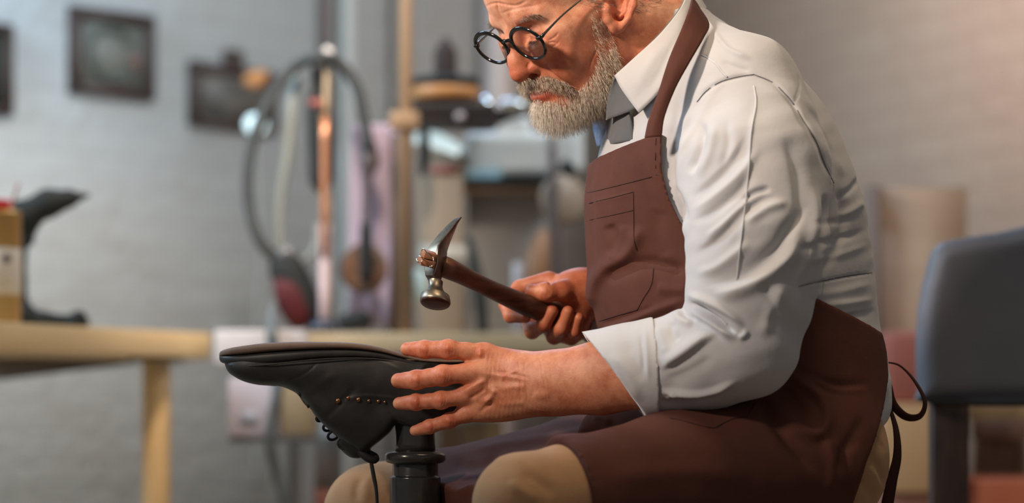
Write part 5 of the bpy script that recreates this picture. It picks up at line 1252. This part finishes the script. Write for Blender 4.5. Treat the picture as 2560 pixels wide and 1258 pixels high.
for y in np.linspace(310, 815, 14):
    r_ = []
    for k, x in enumerate(np.linspace(868, 1002, 12)):
        w_ = max(0, (y-310)/505); r_.append(b_(x+(1-w_)*(10 if x < 935 else -8), y, 0.12+.0025*math.sin(k*1.7+y*.012)*(.4+w_)))
    rows.append(r_)
V, F, _ = patch(rows, 2, 2); lil = mkobj('hanging_cloth', (V, F), M_lilac, None, solid=.003); prop(lil, 'lilac cloth hanging behind the tools, left of the tan pole', 'cloth')
junk = thing('clamp', b_(880, 815)*[1, 1, 0]+[0, 0, bz], 'dark metal clamp lying at the foot of the rod stand', 'clamp')
mkobj('jaw', tube([b_(846, 812, .0), b_(860, 808, .0), b_(905, 800, .0), b_(925, 810, .0)], [.012, .018, .020, .012], 12), M_black, junk)
mkobj('screw', tube([b_(880, 790, .0), b_(890, 800, .0), b_(925, 818, .0)], [.010, .012, .010], 12), mat('dark_steel', (.06, .06, .065), .4, .6), junk)

pole = thing('pole', b_(1016, 0)*[1, 1, 0], 'tall tan pole standing on the bench, left of the hammer', 'pole')
M_pole = mat('tan_wooden_pole', (.36, .215, .115), .6)
mkobj('shaft', tube([[b_(1016, 0)[0], YB-.03, bz], [b_(1016, 0)[0], YB-.03, 2.1]], .0128, 20), M_pole, pole)
mkobj('clamp_block', boxv(b_(1012, 302, -.03), (.030, .022, .018)), M_pole, pole, smooth=False, bevel=.004)
strip_ = thing('dark_board', b_(992, 0, .1)*[1, 1, 0]+[0, 0, bz], 'narrow dark brown board just left of the tan pole', 'board')
mkobj('board', boxv((b_(992, 0, .1)[0], YB+.1, (bz+CAMZ+(HOR-325)/FPX*YB)/2), (.013, .01, (CAMZ+(HOR-325)/FPX*YB-bz)/2)), mat('dark_brown_board', (.10, .065, .05), .6), strip_, smooth=False)

# press with a wheel on top
YP = 5.25; p_ = lambda x, y, dy=0: P(x, y, YP+dy); sc = 1/FPX*YP
press = thing('belt_machine', p_(1120, 300), 'bench machine with a black and orange pulley wheel under a round motor', 'machine')
mkobj('motor', lathe(p_(1114, 200), [(27*sc, 0), (29*sc, 6*sc), (28*sc, 70*sc), (22*sc, 86*sc), (12*sc, 92*sc), (9*sc, 104*sc), (.001, 108*sc)], 32), mat('brown_black_motor', (.045, .032, .028), .8, spec=.2), press)
mkobj('pulley_rim', lathe(p_(1114, 225), [(70*sc, 4*sc), (85*sc, 8*sc), (86*sc, 22*sc), (78*sc, 30*sc), (30*sc, 34*sc)], 48), M_black, press)
M_or = mat('orange_pulley', (.50, .22, .07), .45)
mkobj('pulley_wheel', lathe(p_(1114, 254), [(60*sc, 0), (80*sc, 4*sc), (84*sc, 14*sc), (83*sc, 30*sc), (78*sc, 38*sc)], 48), M_or, press)
M_arm = mat('dark_cast_arm', (.05, .04, .037), .7, spec=.2)
g = Grid(p_(930, 345, -.12), p_(1325, 240, .12), .004)
g.u(rbox(p_(1118, 276), (.105, .06, .012), rr=.006)); g.u(rbox(p_(1128, 303), (.10, .05, .017), rr=.008), .01)
chain(g, [p_(1180, 290), p_(1250, 292), p_(1310, 286)], [.016, .013, .006], .01); chain(g, [p_(1040, 300), p_(985, 310), p_(955, 318)], [.016, .014, .010], .01)
mkobj('machine_arm', g.mesh(1), M_arm, press)
mkobj('bolt', lathe(p_(1150, 292, -.055), [(.010, 0), (.010, .006), (.001, .009)], 16, (0, -1, 0)), mat('pale_bolt', (.5, .42, .42), .3, .3), press)
M_chr = mat('polished_steel_knob', (.80, .88, .90), .12, 1)
mkobj('steel_knob', lathe(p_(1214, 262, -.03), [(.001, -.016), (.014, -.012), (.019, 0), (.014, .012), (.001, .016)], 24, (0, -1, .3)), M_chr, press)
mkobj('steel_lever', tube([p_(1252, 262, -.02), p_(1285, 262, -.02), p_(1308, 264, -.02)], [.011, .013, .009], 16), M_chr, press)
mkobj('strap', tube([p_(1060, 320, -.05), p_(1062, 390, -.05), p_(1054, 440, -.05)], [.010, .012, .006], 12), M_black, press)
M_enam = mat('white_enamel', (.76, .79, .78), .35); 
M_tube = mat('glint_glow', (.8, .9, .92), .4, Emission_Color=(.70, .90, .93, 1), Emission_Strength=.75)
mkobj('glowing_glint', tube([p_(1035, 345, .02), p_(1090, 350, .02), p_(1150, 378, .02)], [.012, .018, .012], 20), M_tube, press)  # added glow standing in for bright glints under the machine arm

# cream cabinet behind the hammer
M_cream = mat('cream_cardboard', (.34, .26, .19), .7); noise_mix(M_cream, (.31, .235, .17), (.37, .29, .21), 6, 4)
cab = thing('carton', p_(1103, 0, .1)*[1, 1, 0]+[0, 0, bz], 'tall beige carton with a red printed line behind the hammer', 'box')
zc0, zc1 = bz, CAMZ+(HOR-378)/FPX*(YP+.05)
mkobj('carton_body', boxv((p_(1100, 0)[0], YP+.15, (zc0+zc1)/2), (56*sc, .10, (zc1-zc0)/2)), M_cream, cab, smooth=False, bevel=.003)
mkobj('red_print', boxv(p_(1112, 424, .047), (38*sc, .002, 9*sc)), mat('faded_red_print', (.30, .10, .08), .6), cab, smooth=False)
mkobj('lower_flap', boxv(p_(1108, 640, .043), (60*sc, .004, 26*sc)), mat('pale_flap', (.52, .48, .42), .7), cab, smooth=False)

# sewing machine: white arm, blue line, dark rail, hand wheel
sew = thing('sewing_machine', p_(1270, 0, .2)*[1, 1, 0]+[0, 0, bz], 'white sewing machine with a blue stripe behind the man\'s beard', 'sewing machine')
g = Grid(p_(1140, 480, .02), p_(1465, 280, .28), .0035)
g.u(rbox(p_(1270, 392, .135), (.100, .055, .050), rr=.022)); g.u(rbox(p_(1420, 372, .135), (.034, .055, .062), rr=.022), .03); g.u(rbox(p_(1280, 320, .135), (.042, .04, .022), rr=.014), .015)
mkobj('arm', g.mesh(1), M_enam, sew)
mkobj('blue_stripe', boxv(p_(1207, 440, .085), (.040, .02, .011)), mat('light_blue_stripe', (.28, .48, .58), .35), sew, smooth=False, bevel=.003)
mkobj('dark_rail', boxv(p_(1282, 458, .10), (.106, .04, .007)), M_black, sew, smooth=False, bevel=.002)
mkobj('wooden_bed', boxv(p_(1285, 476, .11), (.108, .04, .009)), mat('brown_wooden_bed', (.22, .14, .09), .5), sew, smooth=False, bevel=.002)
mkobj('post', tube([p_(1378, 320, .0), p_(1382, 480, .0), p_(1386, 600, .0), p_(1390, 837, .0)], [.009, .010, .013, .013], 16, 3), mat('grey_brown_post', (.16, .13, .12), .4, .3), sew)
mkobj('hand_wheel', lathe(p_(1408, 500, .04), [(.001, -.010), (.048, -.008), (.056, 0), (.048, .008), (.001, .010)], 36, (.4, -1, .1)), mat('tan_hand_wheel', (.36, .27, .20), .5), sew)
mkobj('spool', tube([p_(1405, 405, .0), p_(1422, 422, .0), p_(1430, 440, .0)], [.010, .014, .010], 14), M_black, sew)
mkobj('back_column', boxv(p_(1267, 654, .18), (.088, .03, .157)), mat('pale_grey_panel', (.46, .46, .46), .6), sew, smooth=False, bevel=.004)
wedge = thing('wood_block', p_(1345, 690), 'orange-brown wedge of wood behind the man\'s fist', 'wood block')
V = np.array([p_(x, y, d_) for d_ in (-.10, -.05) for x, y in ((1310, 700), (1312, 640), (1352, 570), (1374, 580), (1374, 700))]); F5 = [np.array([[0, 1, 2, 3, 4]]), np.array([[9, 8, 7, 6, 5]]), np.array([[i, i+5, (i+1) % 5+5, (i+1) % 5] for i in range(5)])]
V[[0, 4, 5, 9], 2] = bz
mkobj('block', (V, F5), mat('orange_brown_wood', (.33, .155, .07), .5), wedge, smooth=False)
pap = prop(mkobj('paper_roll', lathe([p_(1296, 0)[0], YP-.02, bz], [(.012, 0), (.0125, .002), (.0125, .155), (.011, .157)], 20), mat('white_paper', (.72, .70, .76), .6)), 'small white paper roll beside the orange-brown wedge', 'paper roll')
lev = thing('lever', p_(1190, 800), 'dark slanting lever just behind the hammer handle', 'lever')
mkobj('lever_bar', tube([p_(1172, 592, -.06), p_(1185, 660, -.06), p_(1200, 740, -.06), p_(1208, 842, -.06)], [.007, .0125, .0155, .012], 16, 5), mat('dark_green_black_metal', (.03, .035, .035), .4), lev)
for x, y, w_, h_, lab in ((1003, 676, 18, 36, 'left of the tan pole'), (1047, 715, 20, 40, 'right of the tan pole')):
    o = prop(mkobj('jar_glint', lathe(p_(x, y+h_, -.08), [(w_*sc*.5, 0), (w_*sc*.95, h_*sc*.2), (w_*sc, h_*sc), (w_*sc*.9, h_*sc*1.7), (w_*sc*.6, h_*sc*2)], 24), mat('pale_blue_jar_glint', (.50, .68, .72), .15)), 'small pale blue glossy jar shape standing in for a glint '+lab, 'jar', 'pale glints beside the tan pole')  # bright glints put in as pale blue jar-shaped solids

# bright glints before the wide picture, built as coloured solids
glint_p = thing('pale_glint', P(642, 312, 6.0), 'small round pale disc standing in for a glint behind the hose, below the amber one', 'pale_glint')
mkobj('glint_disc', lathe(P(640, 312, 6.0), [(.001, -.006), (.026, -.004), (.030, 0), (.026, .004), (.001, .006)], 32, (.2, -1, .3)), mat('pale_blue_glint', (.72, .90, .92), .15), glint_p)
mkobj('arm', tube([P(642, 340, 6.0), P(650, 600, 6.02), P(640, 900, 6.05), P(640, 1205, 6.08)], .003, 8, 5), M_hose2, glint_p)
amb = thing('amber_glint', P(640, 200, 6.6), 'small amber orange blob standing in for a glint over the corner of the wide picture', 'glint')
g = Grid(P(590, 250, 6.55), P(690, 150, 6.75), .003); g.u(ell(P(636, 200, 6.6), (.030, .018, .022))); g.u(ell(P(652, 188, 6.6), (.020, .015, .014)), .01)
mkobj('amber_glint_blob', g.mesh(1), mat('amber_orange', (.72, .30, .10), .4), amb)

# white boxes under and beside the bench
wb = thing('white_box', P(660, 1100, 5.0), 'lilac-white carton with a tan side below the boot', 'box')
Yw = 4.87; scw = Yw/FPX
mkobj('box_body', boxv(P(640, 1018, Yw+.055), (63*scw, .05, 74*scw)), mat('lilac_white_card', (.60, .54, .60), .6), wb, smooth=False, bevel=.003)
mkobj('side_flap', boxv(P(745, 1018, Yw+.055), (42*scw, .045, 72*scw)), mat('tan_card_side', (.40, .29, .17), .6), wb, smooth=False, bevel=.003)
mkobj('label_patch', boxv(P(622, 1045, Yw+.004), (22*scw, .001, 18*scw)), mat('pale_blue_label', (.45, .46, .54), .6), wb, smooth=False)
shelf = prop(mkobj('shelf_board', boxv(P(680, 1099, Yw+.055), (100*scw, .06, 6*scw)), mat('dark_grey_shelf', (.12, .12, .12), .6), smooth=False), 'dark shelf board carrying the lilac-white carton', 'shelf')
wb2 = prop(mkobj('white_box', boxv(P(655, 870, Yw+.055), (112*scw, .05, 44*scw)), mat('pinkish_white_card', (.62, .56, .55), .6), smooth=False, bevel=.003), 'long pinkish-white carton behind the toe of the boot', 'box')
col = prop(mkobj('bench_cabinet', boxv(P(800, 1180, 5.3), (38*5.3/FPX, .05, 90*5.3/FPX)), mat('grey_white_panel', (.40, .39, .38), .6), smooth=False), 'pale grey upright panel below the bench', 'panel')
redb = prop(mkobj('red_box', boxv(P(815, 1275, 5.2), (85*5.2/FPX, .05, 50*5.2/FPX)), mat('dull_brick_red', (.28, .11, .09), .6), smooth=False, bevel=.004), 'dull red box at the bottom behind the knee', 'box')
for x, w_, h_, c_2, lab in ((1125, 26, 42, (.22, .14, .09), 'small dark brown box under the bench, left'), (1185, 30, 46, (.26, .19, .12), 'small brown box under the bench, in the middle'), (1235, 22, 52, (.38, .27, .15), 'small tan box under the bench, right')):
    prop(mkobj('small_box', boxv(P(x, 1100, 5.2), (w_*5.2/FPX, .04, h_*5.2/FPX)), mat('card_%d' % x, c_2, .7), smooth=False, bevel=.003), lab, 'box', 'boxes stored under the bench')
prop(mkobj('storage_shelf', boxv(P(1190, 1152, 5.2), (110*5.2/FPX, .06, 5*5.2/FPX)), mat('brown_shelf_wood', (.2, .14, .1), .6), smooth=False), 'thin brown shelf under the bench holding small boxes', 'shelf')

# pipes on the back wall
M_pipe = mat('painted_white_pipe', (.56, .57, .55), .5)
def wpipe(px, r, m, label, top=HT, bot=0.0):
    q = WP(px, 900)+wn*(r+.005); o = mkobj('wall_pipe', tube([[q[0], q[1], bot], [q[0], q[1], top]], r, 20), m); return prop(o, label, 'pipe', 'vertical pipes on the back wall')
wpipe(850, .024, M_pipe, 'wide pale painted pipe on the wall behind the rod stand')
wpipe(800, .016, mat('brownish_pipe', (.24, .18, .16), .5), 'narrow brownish pipe on the wall above the hose loop', bot=1.35)
wpipe(985, .030, mat('tan_grey_pipe', (.36, .32, .28), .6), 'tan-grey pipe on the wall left of the tall pole')
wpipe(1210, .05, mat('pinkish_pipe', (.56, .51, .50), .6), 'thick pinkish pipe on the wall behind the eyeglasses')

# ------------------------------------------------------------------ right side: chair, board, boxes, broom
M_leath = mat('dark_blue_leatherette', (.035, .042, .058), .5, spec=.4); noise_mix(M_leath, (.105, .115, .145), (.14, .14, .17), 5, 5, bump=.25, bscale=9, bdist=.006)
M_cwood = mat('dark_brown_chair_wood', (.045, .025, .02), .4); noise_mix(M_cwood, (.03, .018, .015), (.065, .036, .028), 12, 4, stretch=(4, 4, 1))
Yh = 3.75; h_ = lambda x, y, dy=0: P(x, y, Yh+dy)
chair = thing('chair', h_(2450, 0)*[1, 1, 0], 'chair with dark blue padded back and dark wooden legs behind the man', 'chair')
g = Grid(h_(2270, 1020, -.09), h_(2800, 540, .12), .004)
# padded back: inflated outline
ol = catmull([(2292, 985), (2290, 900), (2292, 800), (2302, 730), (2312, 690), (2325, 640), (2345, 612), (2375, 600), (2430, 590), (2500, 580), (2560, 565), (2640, 545), (2690, 550), (2720, 600), (2740, 700), (2745, 850), (2742, 985), (2740, 1003), (2500, 1006), (2300, 1004), (2292, 985)], 4)
ow = np.array([h_(*q) for q in ol])[:, [0, 2]]
X, Y, Z = g.ax[0][:, None, None], g.ax[1][None, :, None], g.ax[2][None, None, :]
X2 = (X+0*Z)[:, 0, :]; Z2 = (Z+0*X)[:, 0, :]; dd = np.full(X2.shape, 9.0); ins = np.zeros(X2.shape, bool)
for i in range(len(ow)-1):
    a, b = ow[i], ow[i+1]; ba = b-a; t_ = np.clip(((X2-a[0])*ba[0]+(Z2-a[1])*ba[1])/(ba@ba+1e-12), 0, 1)
    dd = np.minimum(dd, np.hypot(X2-a[0]-t_*ba[0], Z2-a[1]-t_*ba[1]))
    if a[1] != b[1]: ins ^= ((a[1] > Z2) != (b[1] > Z2)) & (X2 < (b[0]-a[0])*(Z2-a[1])/(b[1]-a[1])+a[0])
sd = np.where(ins, dd, -dd); rr = .03; tk = np.where(sd > rr, rr, np.sqrt(np.maximum(rr**2-(rr-np.clip(sd, 0, rr))**2, 0)))
curve = ((X2-h_(2520, 0)[0])/.3)**2*.03
g.F = np.maximum(np.abs(Y-(Yh+.01-curve[:, None, :]))-tk[:, None, :], -sd[:, None, :]).astype(np.float32)
mkobj('back_cushion', g.mesh(2), M_leath, chair)
mkobj('piping', tube([h_(2296, 1000, -.012), h_(2400, 1008, -.02), h_(2520, 1010, -.024), h_(2640, 1008, -.02), h_(2738, 1000, -.01)], .004, 8, 8), M_black, chair)
for x in (2375, 2665): 
    lx = h_(x, 0)[0]; mkobj('leg', boxv((lx, Yh+.012, .30), (.029, .018, .30)), M_cwood, chair, smooth=False, bevel=.004)
# the seat is turned away behind the padded back, below the frame
mkobj('seat', boxv((h_(2520, 0)[0], Yh+.24, .36), (.20, .20, .03)), M_leath, chair, bevel=.02)
for x in (2375, 2665): mkobj('leg', boxv((h_(x, 0)[0], Yh+.42, .165), (.022, .022, .165)), M_cwood, chair, smooth=False, bevel=.003)

Yr = 5.3; r_ = lambda x, y, dy=0: P(x, y, Yr+dy); scr = Yr/FPX
M_panel = mat('pale_plywood', (.36, .26, .18), .6); noise_mix(M_panel, (.32, .185, .105), (.37, .22, .13), 3, 4, stretch=(1, 1, 4))
boardm = thing('plywood_board', r_(2290, 0)*[1, 1, 0], 'tall plywood board with a dark edge standing behind the man', 'board')
zt1 = r_(0, 470)[2]
mkobj('panel', boxv(((r_(2200, 0)[0]+r_(2420, 0)[0])/2, Yr+.02, zt1/2), ((r_(2420, 0)[0]-r_(2200, 0)[0])/2, .012, zt1/2)), M_panel, boardm, smooth=False)
mkobj('edge_post', boxv((r_(2182, 0)[0], Yr, zt1/2+.002), (17*scr, .02, zt1/2+.002)), mat('dark_board_edge', (.14, .085, .06), .6), boardm, smooth=False)
redc = prop(mkobj('red_box', boxv(r_(2290, 922, -.16), (90*scr, .10, 88*scr)), mat('brick_red_fabric', (.27, .075, .05), .7), smooth=False, bevel=.015), 'brick red box stacked behind the man\'s lower back', 'box')
tanc = prop(mkobj('cardboard_box', boxv(r_(2290, 1118, -.17), (100*scr, .11, 106*scr)), mat('tan_cardboard', (.42, .25, .12), .7), smooth=False, bevel=.004), 'tan cardboard box below the brick red box', 'box')
lowb = prop(mkobj('brown_box', boxv(r_(2285, 1360, -.15), (110*scr, .11, 133*scr)), mat('reddish_brown_card', (.24, .11, .08), .7), smooth=False, bevel=.004), 'reddish brown box under the tan cardboard box', 'box')
ora = prop(mkobj('orange_crate', boxv(r_(2500, 1345, -.13), (95*scr, .10, 148*scr)), mat('orange_red_plastic', (.42, .11, .05), .5), smooth=False, bevel=.008), 'orange-red crate behind the chair legs', 'crate')
prop(mkobj('tan_box', boxv(r_(2500, 1020, .1), (90*scr, .08, 32*scr)), mat('light_tan_card', (.42, .27, .14), .7), smooth=False, bevel=.003), 'light tan box visible under the chair back', 'box')
brush = thing('brush', r_(2500, 1190, 0), 'wide brown bristle brush standing on the orange crate', 'brush')
mkobj('brush_block', boxv(r_(2500, 1075, 0), (66*scr, .03, 24*scr)), mat('dark_brown_block', (.15, .08, .055), .6), brush, smooth=False, bevel=.004)
bt = []
for k in range(900):
    x = 2500+rng.uniform(-64, 64); dy_ = rng.uniform(-.028, .028); dx = rng.normal()*6
    bt.append(tube([r_(x, 1095, dy_), r_(x+dx, 1196, dy_+rng.normal()*.004)], .0009, 3, 1, smooth=False, cap=False))
o = mkobj('bristles', merge(bt), mat('brown_bristles', (.24, .15, .10), .7), brush); prop(o, kind='stuff')
